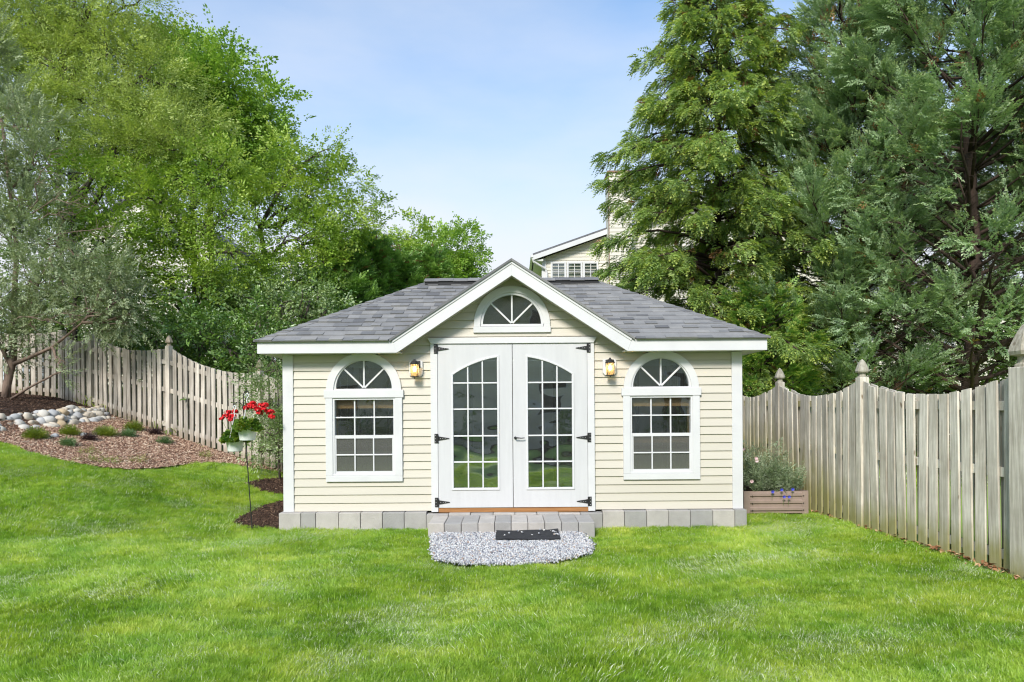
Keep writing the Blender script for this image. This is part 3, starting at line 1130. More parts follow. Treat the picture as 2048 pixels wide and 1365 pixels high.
# cap shingles up both front hips, and the vented ridge
for sg in (-1, 1):
    A = Vector((sg * (HE + .035), YE - .035, ZE - .006)); B = Vector((sg * RIDGE_H, RIDGE_Y, ZR + .01))
    n_ = 18
    d = (B - A) / n_
    for i in range(n_):
        a, b = A + d * i, A + d * (i + 1.06)
        lf0, lf1 = .022, .010
        hw = .125
        fr = Vector((-sg * 1, 0, 0)) * hw            # down the front slope's contour
        sd = Vector((0, 1, 0)) * hw
        # keep the two wings on their slopes
        fr0, sd0 = Vector((-sg * hw, 0, 0)), Vector((0, hw, 0))
        if i == 0:
            fr0, sd0 = Vector((-sg * .07, 0, 0)), Vector((0, .07, 0))
        up0, up1 = Vector((0, 0, lf0)), Vector((0, 0, lf1))
        vs = [a + up0, a + fr0 + up0, b + fr + up1, b + up1, a + sd0 + up0, b + sd + up1,
              a - Vector((0, 0, .0)), a + fr0, b + fr, b, a + sd0, b + sd]
        MB().add(vs, [(0, 1, 2, 3), (0, 3, 5, 4), (0, 1, 7, 6), (1, 2, 8, 7), (0, 4, 10, 6), (4, 5, 11, 10), (2, 3, 9, 8), (3, 5, 11, 9)]).build('cap_shingle', M['cap'], roof_o)
MB().box(-RIDGE_H - .0, RIDGE_H, RIDGE_Y - .13, RIDGE_Y + .13, ZR - .035, ZR + .012).build('ridge_vent', M['vent'], roof_o)
n_ = 12
for i in range(n_):
    x0 = -RIDGE_H - .01 + i * (2 * RIDGE_H + .02) / n_
    x1 = x0 + (2 * RIDGE_H + .02) / n_ - .002
    z0 = ZR + .013 + .004 * (i % 2)
    vs = [(x0, RIDGE_Y - .15, z0), (x1, RIDGE_Y - .15, z0), (x1, RIDGE_Y, z0 + .062), (x0, RIDGE_Y, z0 + .062), (x1, RIDGE_Y + .15, z0), (x0, RIDGE_Y + .15, z0)]
    vs += [(a, b, c - .010) for a, b, c in vs]
    MB().add(vs, [(0, 1, 2, 3), (3, 2, 4, 5), (6, 7, 8, 9), (9, 8, 10, 11), (0, 1, 7, 6), (4, 5, 11, 10), (0, 3, 9, 6), (3, 5, 11, 9), (1, 2, 8, 7), (2, 4, 10, 8)]).build('ridge_cap_shingle', M['cap'], roof_o)

# ---- windows
def pane(poly, y, m, parent):
    MB().prism(poly, y, y + .004).build('pane', M[m], parent)
def muntin(a, b, y, parent, wd=.02, m='vinyl', name='muntin'):
    MB().bar((a[0], y, a[1]), (b[0], y, b[1]), wd, .016, up=(0, 1, 0)).build(name, M[m], parent, bevel=.003)
def arcpts(cx, cz, r, a0, a1, n=10):
    return [(cx + r * math.cos(R(a0 + (a1 - a0) * i / n)), cz + r * math.sin(R(a0 + (a1 - a0) * i / n))) for i in range(n + 1)]

def fan(cx, cz, parent, rg=.363):
    """half round sash with four panes and three bars"""
    MB().arch(cx, cz, rg - .003, rg + .028, -.03, .03).build('sash_arch', M['vinyl'], parent)
    MB().box(cx - rg - .024, cx + rg + .024, -.032, .03, cz - .029, cz - .001).build('sash_rail', M['vinyl'], parent, bevel=.003)
    for a in (0, 45, 90, 135):
        pane([(cx, cz)] + arcpts(cx, cz, rg + .004, a, a + 45), .0, 'glass', parent)
    for a in (45, 90, 135):
        muntin((cx + .012 * math.cos(R(a)), cz + .012 + 0 * a), (cx + rg * math.cos(R(a)), cz + rg * math.sin(R(a))), -.010 - (.001 if a == 90 else 0), parent, .021)

def window(cx):
    t = empty('window', (cx, 0, .594), shed)
    zc = 1.728
    MB().arch(cx, zc, .374, .464, -.045, -.002, n=40).build('arch_trim', M['trim'], t)
    MB().box(cx - .492, cx + .492, -.052, -.002, 1.632, 1.7275).build('head_trim', M['trim'], t, bevel=.003)
    for sg in (-1, 1):
        MB().box(min(cx + sg * .386, cx + sg * .474), max(cx + sg * .386, cx + sg * .474), -.045, -.002, .668, 1.6315).build('side_trim', M['trim'], t, bevel=.003)
    MB().box(cx - .474, cx + .474, -.0452, -.002, .594, .6675).build('bottom_trim', M['trim'], t, bevel=.003)
    fan(cx, zc + .016, t, .350)
    # upper and lower sash
    g_ = .364
    for sg in (-1, 1):
        MB().box(min(cx + sg * g_, cx + sg * .3855), max(cx + sg * g_, cx + sg * .3855), -.034, .05, .69, 1.6315).build('jamb', M['vinyl'], t)
    MB().box(cx - .3855, cx + .3855, -.04, .05, .668, .6895).build('sill', M['vinyl'], t, bevel=.003)
    MB().box(cx - g_, cx + g_, -.033, .05, 1.607, 1.6315).build('head_rail', M['vinyl'], t)
    lo = MB()
    lo.box(cx - g_, cx + g_, -.026, .0, 1.128, 1.168)
    lo.box(cx - g_, cx - g_ + .018, -.024, .0, .69, 1.1275)
    lo.box(cx + g_ - .018, cx + g_, -.024, .0, .69, 1.1275)
    lo.box(cx - g_ + .0185, cx + g_ - .0185, -.024, .0, .69, .722)
    lo.build('lower_sash', M['vinyl'], t)
    for r_ in range(2):
        for c_ in range(3):
            w_ = 2 * g_ / 3
            x0 = cx - g_ + c_ * w_
            z0, z1 = 1.168 + r_ * .2195, 1.168 + (r_ + 1) * .2195
            pane([(x0, z0), (x0 + w_, z0), (x0 + w_, z1), (x0, z1)], .012, 'glass', t)
            w2 = 2 * (g_ - .018) / 3
            x0 = cx - g_ + .018 + c_ * w2
            z0, z1 = .722 + r_ * .203, .722 + (r_ + 1) * .203
            pane([(x0, z0), (x0 + w2, z0), (x0 + w2, z1), (x0, z1)], -.012, 'screen', t)
    for c_ in (-1, 1):
        muntin((cx + c_ * g_ / 3, 1.168), (cx + c_ * g_ / 3, 1.607), .002, t, .017)
        muntin((cx + c_ * (g_ - .018) / 3, .722), (cx + c_ * (g_ - .018) / 3, 1.128), -.020, t, .017)
    muntin((cx - g_, 1.3875), (cx + g_, 1.3875), .001, t, .017)
    muntin((cx - g_ + .018, .925), (cx + g_ - .018, .925), -.021, t, .017)
    return t
for c in WIN:
    window(c)
t = empty('gable_window', (0, 0, 2.425), shed)
MB().arch(0, 2.531, .391, .470, -.045, -.002, n=40).build('arch_trim', M['trim'], t)
MB().box(-.478, .478, -.046, -.002, 2.425, 2.498).build('bottom_trim', M['trim'], t, bevel=.003)
for sg in (-1, 1):
    MB().box(min(sg * .391, sg * .470), max(sg * .391, sg * .470), -.0452, -.002, 2.4985, 2.5305).build('side_trim', M['trim'], t)
fan(0, 2.531, t, .363)

# ---- doors
Z0, Z1 = .264, 2.288
for sg in (-1, 1):
    MB().box(min(sg * .927, sg * 1.012), max(sg * .927, sg * 1.012), -.046, -.002, .212, Z1 + .002).build('door_casing', M['trim'], shed, bevel=.003)
MB().prism([(-1.005, Z1 + .0025), (1.005, Z1 + .0025), (1.045, 2.362), (-1.045, 2.362)], -.06, -.002).build('door_header', M['trim'], shed, bevel=.003)
MB().box(-.926, .926, -.03, .06, .205, Z0 - .006).build('door_sill', M['sillwood'], shed)
RA = 1.30
ZC = 2.118 - math.sqrt(RA ** 2 - .19 ** 2)
def archz(x):
    return ZC + math.sqrt(RA ** 2 - x * x)
for sg in (-1, 1):
    d = empty('door', (sg * .925, -.03, Z0), shed)
    # leaf: stiles and rails round the glass
    xi, xo = sg * .19, sg * .734
    zb = .506
    def P2(l): return [(sg * x, z) for x, z in l]
    fr = MB()
    y0, y1 = -.040, -.002
    fr.prism(P2([(.004, Z0), (.19, Z0), (.19, Z1), (.004, Z1)]), y0, y1)
    fr.prism(P2([(.734, Z0), (.923, Z0), (.923, Z1), (.734, Z1)]), y0, y1)
    fr.prism(P2([(.19, Z0), (.734, Z0), (.734, zb), (.19, zb)]), y0, y1)
    ns_ = 12
    top_ = []
    for i in range(ns_ + 1):
        x = .734 + (.19 - .734) * i / ns_
        top_.append((x, archz(x)))
    for i in range(ns_):
        fr.prism(P2([(top_[i][0], Z1), (top_[i + 1][0], Z1), top_[i + 1], top_[i]]), y0, y1)
    fr.build('door_leaf', M['door'], d)
    # raised moulding round the lights
    mo = MB()
    mw, ya, yb = .026, -.052, -.0405
    mo.prism(P2([(.19 - mw, zb - mw), (.19, zb), (.19, archz(.19)), (.19 - mw, archz(.19 - mw) + mw)]), ya, yb)
    mo.prism(P2([(.734, zb), (.734 + mw, zb - mw), (.734 + mw, archz(.734 + mw) + mw), (.734, archz(.734))]), ya, yb)
    mo.prism(P2([(.19 - mw, zb - mw), (.734 + mw, zb - mw), (.734, zb), (.19, zb)]), ya, yb)
    for i in range(ns_):
        a, b = top_[i], top_[i + 1]
        ea = mw * (1 if i == 0 else 0); eb = mw * (1 if i == ns_ - 1 else 0)
        mo.prism(P2([a, b, (b[0] - eb, archz(b[0] - eb) + mw), (a[0] + ea, archz(a[0] + ea) + mw)]), ya, yb)
    mo.build('moulding', M['vinyl'], d, bevel=.004)
    xs = [.19, .371, .552, .734]
    zs = [zb, .826, 1.149, 1.48, 1.804]
    for i in range(3):
        for j in range(5):
            a, b = xs[i], xs[i + 1]
            if j < 4:
                poly = [(a, zs[j]), (b, zs[j]), (b, zs[j + 1]), (a, zs[j + 1])]
            else:
                poly = [(a, zs[4]), (b, zs[4])] + [(b + (a - b) * q / 4, archz(b + (a - b) * q / 4)) for q in range(5)]
            pane(P2(poly), -.020, 'doorglass', d)
    for x in xs[1:3]:
        muntin((sg * x, zb), (sg * x, archz(x)), -.030, d, .018)
    for z in zs[1:]:
        muntin((sg * .19, z), (sg * .734, z), -.031, d, .018)
    for z in (2.227, 1.121, .332):
        s = MB()
        xp = sg * .945
        s.box(xp - .022, xp + .022, -.053, -.0465, z - .058, z + .058)
        s.prism(P2([(.922, z + .026), (.922, z - .026), (.80, z - .006), (.785, z - .004), (.785, z + .004), (.80, z + .006)]), -.049, -.0405)
        s.tube([(sg * .925, -.054, z - .05), (sg * .925, -.054, z + .05)], .006, 8)
        h_ = s.build('hinge', M['black'], d)
        s = MB()
        for dz in (-.04, 0, .04):
            s.tube([(xp + sg * .008, -.0535, z + dz), (xp + sg * .008, -.056, z + dz)], .004, 6)
        for xx in (.895, .865, .835):
            s.tube([(sg * xx, -.0495, z), (sg * xx, -.052, z)], .0035, 6)
        s.build('screw', M['vinyl'], h_)
    if sg > 0:
        s = MB()
        s.tube([(.031, -.041, 1.122), (.031, -.05, 1.122)], .017, 14)
        s.tube([(.031, -.05, 1.122), (.031, -.085, 1.122)], .008, 8)
        s.tube([(.026, -.085, 1.124), (.06, -.087, 1.123), (.10, -.086, 1.119), (.145, -.080, 1.122)], [.009, .008, .0065, .006], 8)
        s.build('handle', M['black'], d, smooth=False)

# things kept inside, seen through the right door
M['plastic'] = mat('white_plastic', (.62, .64, .66), rough=.4)
M['blueplastic'] = mat('pale_blue_plastic', (.34, .42, .46), rough=.4)
s = MB().lathe([(0, 0), (.10, 0), (.125, .24), (.13, .245), (.12, .25), (.095, .01)], 20, (.53, .42, ZB + .042))
tag(s.build('bucket', M['plastic'], smooth=True, loc=(.53, .42, ZB + .042)), 'small white bucket on the floor behind the right door glass', 'bucket')
s = MB()
s.box(.60, .98, .45, .80, ZB + .042, ZB + .05); s.box(.60, .98, .45, .46, ZB + .05, ZB + .42); s.box(.60, .98, .79, .80, ZB + .05, ZB + .42)
s.box(.60, .61, .46, .79, ZB + .05, ZB + .42); s.box(.97, .98, .46, .79, ZB + .05, ZB + .42); s.box(.58, 1.0, .43, .455, ZB + .42, ZB + .45)
tag(s.build('storage_tub', M['blueplastic'], loc=(.79, .62, ZB + .042)), 'pale blue storage tub on the floor behind the right door glass', 'tub')
s = MB().hexa([(.22, .30, ZB + .042), (.26, .30, ZB + .042), (.26, .33, ZB + .042), (.22, .33, ZB + .042)], (-.12, .25, .95))
tag(s.build('plank', M['plastic'], loc=(.22, .3, ZB + .042)), 'pale plank leaning inside behind the lower left panes of the right door', 'plank')
s = MB().box(1.05, 2.6, .5, 1.1, 1.02, 1.06)
for x in (1.1, 2.5):
    s.box(x, x + .06, .52, .58, ZB + .042, 1.02); s.box(x, x + .06, 1.02, 1.08, ZB + .042, 1.02)
tag(s.build('workbench', M['wood'], loc=(1.8, .8, ZB + .042)), 'bare wooden workbench inside the shed behind the right window', 'bench')
s = MB().box(-.80, -.16, .5, 1.0, ZB + .042, .95)
tag(s.build('cabinet', mat('grey_green_cabinet', (.25, .28, .25), rough=.6), loc=(-.48, .75, ZB + .042), bevel=.01), 'grey green cabinet inside the shed behind the left door glass', 'cabinet')

# ---- lanterns
M['amber'] = mat('ribbed_clear_glass', (.9, .8, .6))
m, n, p, o_ = base_mat('lamp_shade_glass')
n.nodes.remove(p)
tr = n.nodes.new('ShaderNodeBsdfTransparent'); tr.inputs['Color'].default_value = (.97, .82, .58, 1)
tl = n.nodes.new('ShaderNodeBsdfTranslucent'); tl.inputs['Color'].default_value = (.95, .80, .55, 1)
gl = n.nodes.new('ShaderNodeBsdfGlossy'); gl.inputs['Roughness'].default_value = .1
a_ = n.nodes.new('ShaderNodeMixShader'); a_.inputs[0].default_value = .45
b_ = n.nodes.new('ShaderNodeMixShader'); b_.inputs[0].default_value = .08
n.links.new(tr.outputs[0], a_.inputs[1]); n.links.new(tl.outputs[0], a_.inputs[2]); n.links.new(a_.outputs[0], b_.inputs[1]); n.links.new(gl.outputs[0], b_.inputs[2]); n.links.new(b_.outputs[0], o_.inputs[0])
M['shade'] = m
m, n, p, o_ = base_mat('glowing_bulb')
m.cycles.emission_sampling = 'NONE'
p.inputs['Emission Color'].default_value = (1, .72, .36, 1)
p.inputs['Emission Strength'].default_value = 9
M['bulb'] = m
def lantern(x, label):
    z = 1.992
    t = empty('wall_lantern', (x, -.02, z))
    tag(t, label, 'wall lamp', 'lanterns beside the doors')
    oct_ = [(x - .078, z - .075), (x - .05, z - .105), (x + .06, z - .105), (x + .088, z - .075), (x + .088, z + .075), (x + .075, z + .092), (x - .065, z + .092), (x - .078, z + .075)]
    MB().prism(oct_, -.046, -.02).build('mounting_block', M['trim'], t, bevel=.004)
    MB().box(x - .045, x + .06, -.056, -.0465, z + .0, z + .088).build('backplate', M['black'], t, bevel=.003)
    s = MB()
    s.tube([(x, -.056, z + .075), (x, -.125, z + .092)], .009, 8)
    s.lathe([(0, .105), (.012, .105), (.014, .088), (.03, .085), (.058, .052), (.062, .046), (.058, .040), (0, .040)], 20, (x, -.125, z))
    s.build('cap', M['black'], t)
    s = MB()
    s.lathe([(.050, -.105), (.054, -.108), (.054, -.115), (.0, -.118)], 20, (x, -.125, z))
    s.lathe([(.0, -.118), (.006, -.122), (.008, -.13), (0, -.136)], 10, (x, -.125, z))
    for k in range(4):
        a = R(45 + 90 * k)
        s.tube([(x + .057 * math.cos(a), -.125 + .057 * math.sin(a), z + .042), (x + .053 * math.cos(a), -.125 + .053 * math.sin(a), z - .108)], .0028, 6)
    s.build('cage', M['black'], t)
    pr = []
    s = MB()
    vs, fs = [], []
    n_ = 40
    for (r_, zz) in ((.046, .040), (.050, -.02), (.047, -.07), (.042, -.105)):
        for k in range(n_):
            rr_ = r_ + (.0018 if k % 2 else -.0005)
            vs.append((x + rr_ * math.cos(6.28318 * k / n_), -.125 + rr_ * math.sin(6.28318 * k / n_), z + zz))
    for i in range(3):
        for k in range(n_):
            fs.append((i * n_ + k, i * n_ + (k + 1) % n_, (i + 1) * n_ + (k + 1) % n_, (i + 1) * n_ + k))
    s.add(vs, fs).build('shade', M['shade'], t)
    s = MB().lathe([(0, -.052), (.010, -.048), (.019, -.030), (.020, -.014), (.012, .008), (.009, .02)], 14, (x, -.125, z))
    s.build('bulb', M['bulb'], t, smooth=True)
    ld = bpy.data.lights.new('lantern_light', 'POINT')
    lo_ = bpy.data.objects.new('lantern_light', ld)
    C.objects.link(lo_)
    ld.energy = 4.5
    ld.color = (1, .56, .22)
    ld.shadow_soft_size = .02
    lo_.parent = t
    lo_.location = (0, -.105, -.018)
lantern(-1.196, 'small black lit wall lantern with clear ribbed glass, left of the double doors')
lantern(1.196, 'small black lit wall lantern with clear ribbed glass, right of the double doors')

# ---- concrete blocks round the foot
t = empty('block_border', (0, -.05, 0))
tag(t, 'course of grey concrete blocks around the foot of the shed', 'border')
rb = random.Random(5)
def block(x0, x1, y0, y1, z0, z1, parent):
    g_ = .0025
    j = rb.uniform(-.004, .004)
    o = MB().box(x0 + g_, x1 - g_, y0 + j, y1, z0, z1 + rb.uniform(-.004, .003)).build('block', M['block'], parent, bevel=.008)
    return o
sB = 163.3
for l in ([556.6, 601, 630.7, 676.9, 720.7, 764.5, 808.3, 852.8], [1205.5, 1249.3, 1293.8, 1338, 1381.7, 1426.5, 1470.4, 1494.6]):
    for a, b in zip(l[:-1], l[1:]):
        block((a - 1026.9) / sB, (b - 1026.9) / sB, -.11, .12, -.05, .222, t)
l = [852.8, 897, 941, 986.5, 1030, 1074, 1118, 1161.5, 1205.5]
for i, (a, b) in enumerate(zip(l[:-1], l[1:])):
    block((a - 1026.9) / sB, (b - 1026.9) / sB, -.125, .06, -.05, .198 + .004 * (i % 2), t)
for sg in (-1, 1):
    for i in range(7):
        x = 2.84 if sg > 0 else -2.86
        block(min(sg * 2.70, sg * 2.868), max(sg * 2.70, sg * 2.868), .13 + i * .41, .13 + (i + 1) * .41, -.05, .222, t)
t = empty('step', (0, -.4, 0))
tag(t, 'low step of ten grey concrete blocks below the double doors', 'step')
l = [855, 888.2, 922.3, 956, 989.2, 1022.4, 1055.9, 1089.6, 1123.6, 1157.2, 1190.4]
for a, b in zip(l[:-1], l[1:]):
    block((a - 1026.9) / 175.5, (b - 1026.9) / 175.5, -.67, -.13, -.05, .184 + (-.006 if a < 900 else 0), t)

# ---- door mat
M['mat'] = mat('black_rubber_mat', (.020, .021, .024), (.035, .036, .04), scale=20, rough=.9, bump=1, bscale=200)
s = MB()
nu, nv = 24, 16
vs, fs = [], []
for lay in (0, 1):
    for i in range(nu + 1):
        for j in range(nv + 1):
            u, v_ = i / nu, j / nv
            x = -.195 + u * .70 - .0 * v_
            y = -1.12 + v_ * .44
            z = .092 + (0.008 if lay else 0) + .004 * math.sin(u * 7 + v_ * 3) + (.018 * max(0, u - .85) / .15 * max(0, v_ - .6) / .4) - .012 * (1 - v_)
            vs.append((x, y, z))
q = (nu + 1) * (nv + 1)
for i in range(nu):
    for j in range(nv):
        a = i * (nv + 1) + j
        fs += [(a, a + nv + 1, a + nv + 2, a + 1), (a + q, a + 1 + q, a + nv + 2 + q, a + nv + 1 + q)]
for i in range(nu):
    for j in (0, nv):
        a = i * (nv + 1) + j
        fs.append((a, a + nv + 1, a + nv + 1 + q, a + q))
for j in range(nv):
    for i in (0, nu):
        a = i * (nv + 1) + j
        fs.append((a, a + 1, a + 1 + q, a + q))
s.add(vs, fs)
tag(s.build('door_mat', M['mat'], loc=(.16, -.9, .09)), 'black rubber door mat lying on the gravel before the step', 'door mat')
s_pts = [(.44, -.80), (.47, -.83), (.42, -.77), (.46, -.95), (.48, -.98), (.45, -1.0), (.49, -1.02), (.35, -.72), (.33, -.74), (.30, -.70), (.1, -.85), (-.05, -.9), (.2, -1.0), (-.1, -1.02), (.05, -.78), (.28, -.93)]
pp = np.array([(a + rng.normal(0, .008), b + rng.normal(0, .008), .108) for a, b in s_pts for _ in range(2)])
o = scatter('gravel', [chip(.014, .010, .008, 11, 5), chip(.011, .010, .009, 12, 5), chip(.017, .009, .007, 13, 5)], [M['gravel']], pp, rng.uniform(0, 6.28, (len(pp), 3)), rng.uniform(.4, 1.1, len(pp)), rng.integers(0, 3, len(pp)))
tag(o, 'a few loose stones lying on the black door mat', kind='stuff')
# ------------------------------------------------------------------ fences
rf = random.Random(11)
def finial(s, x, y, z, k=1.0):
    """turned-square gothic post top"""
    pr = [(.044, 0), (.044, .012), (.034, .022), (.034, .05), (.060, .058), (.066, .075), (.060, .10), (.040, .155), (.020, .195), (.0, .215)]
    pr = [(a * k, b * k) for a, b in pr]
    vs, fs = [], []
    n = 4
    for r_, zz in pr:
        e_ = r_ * .55
        for q in ((r_, e_), (e_, r_), (-e_, r_), (-r_, e_), (-r_, -e_), (-e_, -r_), (e_, -r_), (r_, -e_)):
            vs.append((x + q[0], y + q[1], z + zz))
    for i in range(len(pr) - 1):
        for k_ in range(8):
            fs.append((i * 8 + k_, i * 8 + (k_ + 1) % 8, (i + 1) * 8 + (k_ + 1) % 8, (i + 1) * 8 + k_))
    s.add(vs, fs)

def fence(name, label, posts, mtl, foot, tops, side, dip=.19, pw=.092, sp=.168, finials=True, thick=.019, post_w=.105, skip=()):
    """posts: ground points; tops: height of the picket line at each post; side +1: front pickets on the left of travel"""
    root = empty(name, (posts[0][0], posts[0][1], foot(*posts[0])))
    tag(root, label, 'fence')
    for i, (x, y) in enumerate(posts):
        zf, zt = foot(x, y) - .1, tops[i]
        s = MB()
        pw_ = post_w[i] if hasattr(post_w, '__len__') else post_w
        a = pw_ / 2
        s.add([(-a, -a, 0), (a, -a, 0), (a, a, 0), (-a, a, 0), (-a, -a, zt + .03 - zf), (a, -a, zt + .03 - zf), (a, a, zt + .03 - zf), (-a, a, zt + .03 - zf)],
              [(0, 1, 2, 3), (4, 5, 6, 7), (0, 1, 5, 4), (1, 2, 6, 5), (2, 3, 7, 6), (3, 0, 4, 7)])
        po = s.build('post', mtl, root, bevel=.006)
        po.location = Vector((x, y, zf)) - world_loc(root)
        if i + 1 < len(posts):
            an = math.atan2(posts[i + 1][1] - y, posts[i + 1][0] - x)
        po.rotation_euler = (0, 0, an)
        if finials is True or (finials and i in finials):
            s = MB()
            finial(s, 0, 0, 0, pw_ / .105)
            f = s.build('finial', M['finial_r'] if mtl is M['fence_r'] else M['finial_l'], po)
            f.location = (0, 0, zt + .03 - zf)
    for i in range(len(posts) - 1):
        A, B = Vector(posts[i]), Vector(posts[i + 1])
        d = (B - A)
        ln = d.length
        d.normalize()
        nv = Vector((-d.y, d.x)) * side
        an = math.atan2(d.y, d.x)
        # rails
        for fr_, dz in ((0, .16), (.5, 0), (1, -.30)):
            pts = []
            za = foot(*A) + .0; zb = foot(*B)
            def zr(t):
                ft = za + (zb - za) * t
                tp_ = tops[i] + (tops[i + 1] - tops[i]) * t
                return ft + dz if fr_ == 0 else (tp_ + dz if fr_ == 1 else (ft + tp_) / 2)
            a3, b3 = Vector((A.x, A.y, zr(0))), Vector((B.x, B.y, zr(1)))
            s = MB().bar(a3, b3, .085, .036, up=(nv.x, nv.y, 0))
            s.build('rail', mtl, root, loc=a3 - Vector((0, 0, .5)))
        n = int(round((ln - .10) / sp))
        for back in (0, 1):
            for k in range(n + (0 if back else 0)):
                t = (.09 + (k + .5 + (.5 if back else 0)) * (ln - .14) / n) / ln + rf.uniform(-.003, .003)
                if t > .975: continue
                c = A + d * ln * t
                off = nv * ((.018 + thick / 2 + .001) * (-1 if back else 1))
                c = c + off
                zf = foot(c.x, c.y) + rf.uniform(-.02, .02)
                tp_ = tops[i] + (tops[i + 1] - tops[i]) * t - dip * (1 - (2 * t - 1) ** 2) + rf.uniform(-.006, .006)
                h_ = tp_ - zf
                w_ = pw / 2 * rf.uniform(.97, 1.03)
                # top edge follows the sag of the line
                slope = ((tops[i + 1] - tops[i]) + dip * 4 * (2 * t - 1)) / ln * w_
                s = MB()
                bend = rf.uniform(-.006, .006)
                vs = [(-w_, -thick / 2, 0), (w_, -thick / 2, 0), (w_, thick / 2, 0), (-w_, thick / 2, 0),
                      (-w_ + bend, -thick / 2, h_ / 2), (w_ + bend, -thick / 2, h_ / 2), (w_ + bend, thick / 2, h_ / 2), (-w_ + bend, thick / 2, h_ / 2),
                      (-w_, -thick / 2, h_ - slope), (w_, -thick / 2, h_ + slope), (w_, thick / 2, h_ + slope), (-w_, thick / 2, h_ - slope)]
                fs = [(0, 1, 2, 3), (8, 9, 10, 11)]
                for b_ in (0, 4):
                    fs += [(b_, b_ + 1, b_ + 5, b_ + 4), (b_ + 1, b_ + 2, b_ + 6, b_ + 5), (b_ + 2, b_ + 3, b_ + 7, b_ + 6), (b_ + 3, b_, b_ + 4, b_ + 7)]
                s.add(vs, fs)
                p_ = s.build('picket', mtl, root)
                p_.location = Vector((c.x, c.y, zf)) - world_loc(root)
                p_.rotation_euler = (rf.gauss(0, .006), rf.gauss(0, .008), an + rf.gauss(0, .03))
    return root

ft0 = lambda x, y: h1(x, y) + .03
# right fence: from beside the camera to the back corner behind the shed
fence('picket_fence', 'weathered grey green picket fence with pointed post tops along the right of the lawn',
      [(4.37, -4.98), (4.385, -2.60), (4.25, -.18), (4.19, 2.16), (4.13, 4.5)], M['fence_r'], lambda x, y: 0.0, [1.78, 1.78, 1.80, 1.83, 1.84], 1, sp=.172, pw=.118, post_w=[.19, .19, .11, .11, .11])
# left fence
fence('picket_fence', 'weathered tan grey picket fence stepping up the slope on the left behind the mulch bed',
      [(-2.46, 2.95), (-4.64, 3.96), (-6.82, 4.96), (-9.0, 5.96), (-9.88, 6.36)], M['fence_l'], ft0, [1.98, 2.17, 2.74, 3.10, 3.22], -1, dip=.17, sp=.15, pw=.10, finials=(0, 1, 2))
fence('picket_fence', 'shaded grey picket fence at the far left behind the juniper trunk',
      [(-9.95, 6.42), (-12.3, 6.46), (-14.7, 6.5)], M['fence_l'], ft0, [3.24, 3.30, 3.4], 1, dip=.06, sp=.15, finials=False)
fence('picket_fence', 'small stretch of grey fence seen behind the left fence among the shrubs',
      [(-8.6, 7.8), (-6.4, 7.4)], M['fence_l'], lambda x, y: .9, [2.85, 2.55], -1, dip=.02, sp=.15, finials=False)

# ------------------------------------------------------------------ stone border
t = empty('stone_border', (-8.7, 4.2, 1.1))
tag(t, 'low border of pale rounded stones heaped in front of the dark mulch terrace', 'stone border')
M['stone'] = random_mat('river_stone', [(0, (.38, .38, .39)), (.25, (.50, .49, .47)), (.5, (.58, .54, .47)), (.75, (.54, .46, .36)), (.88, (.48, .36, .22)), (1, (.36, .35, .36))], rough=.85, speck=.14, bump=.5, bscale=25)
rs = random.Random(21)
stone_me = []
for k in range(7):
    bm = bmesh.new()
    bmesh.ops.create_icosphere(bm, subdivisions=2, radius=1)
    ph = [rs.uniform(0, 6.28) for _ in range(6)]
    for v in bm.verts:
        c = v.co
        q = 1 + .13 * math.sin(3.1 * c.x + ph[0]) + .12 * math.sin(2.7 * c.y + ph[1]) + .08 * math.sin(4.3 * c.z + ph[2]) + .05 * math.sin(6 * c.x + 5 * c.y + ph[3])
        q += .05 * math.sin(7 * c.y - 6 * c.z + ph[4]) + .04 * math.sin(9 * c.z + 4 * c.x + ph[5])
        v.co = Vector((c.x * q, c.y * q * .8, c.z * q * .68))
    me = bpy.data.meshes.new('stone')
    bm.to_mesh(me)
    bm.free()
    me.polygons.foreach_set('use_smooth', [True] * len(me.polygons))
    me.materials.append(M['stone'])
    stone_me.append(me)
line = [(-9.9, 2.75), (-9.3, 2.85), (-8.85, 3.1), (-8.66, 3.6), (-8.55, 4.1), (-8.45, 4.6), (-8.42, 5.1), (-8.36, 5.55)]
def along(l, t):
    q = t * (len(l) - 1)
    i = min(int(q), len(l) - 2)
    f = q - i
    return l[i][0] + (l[i + 1][0] - l[i][0]) * f, l[i][1] + (l[i + 1][1] - l[i][1]) * f
def stone(x, y, z, r_):
    o = bpy.data.objects.new('stone', rs.choice(stone_me))
    C.objects.link(o)
    o.parent = t
    o.location = Vector((x, y, z)) - world_loc(t)
    o.scale = (r_ * rs.uniform(.95, 1.3), r_ * rs.uniform(.85, 1.1), r_ * rs.uniform(.85, 1.15))
    o.rotation_euler = (rs.uniform(-.35, .35), rs.uniform(-.35, .35), rs.uniform(0, 6.28))
for row, (off, zo, nst, r0) in enumerate(((.10, .04, 27, .098), (-.05, .15, 30, .090), (-.18, .24, 31, .082), (-.31, .28, 28, .075))):
    for i in range(nst):
        x, y = along(line, (i + rs.uniform(.1, .9)) / nst)
        fade = .75 + .25 * min(1, (nst - i) / 4)
        x2, y2 = x + off * .95 + rs.gauss(0, .025), y - off * .25 + rs.gauss(0, .03)
        stone(x2, y2, h1(x + .25, y - .05) + zo * (.8 if i > nst - 5 else 1) + rs.uniform(-.02, .02), r0 * rs.uniform(.75, 1.5) * fade)
for x, y in ((-8.0, 3.35), (-7.75, 3.75), (-8.25, 3.15), (-8.1, 3.9)):
    stone(x, y, h1(x, y) + .02, .07)

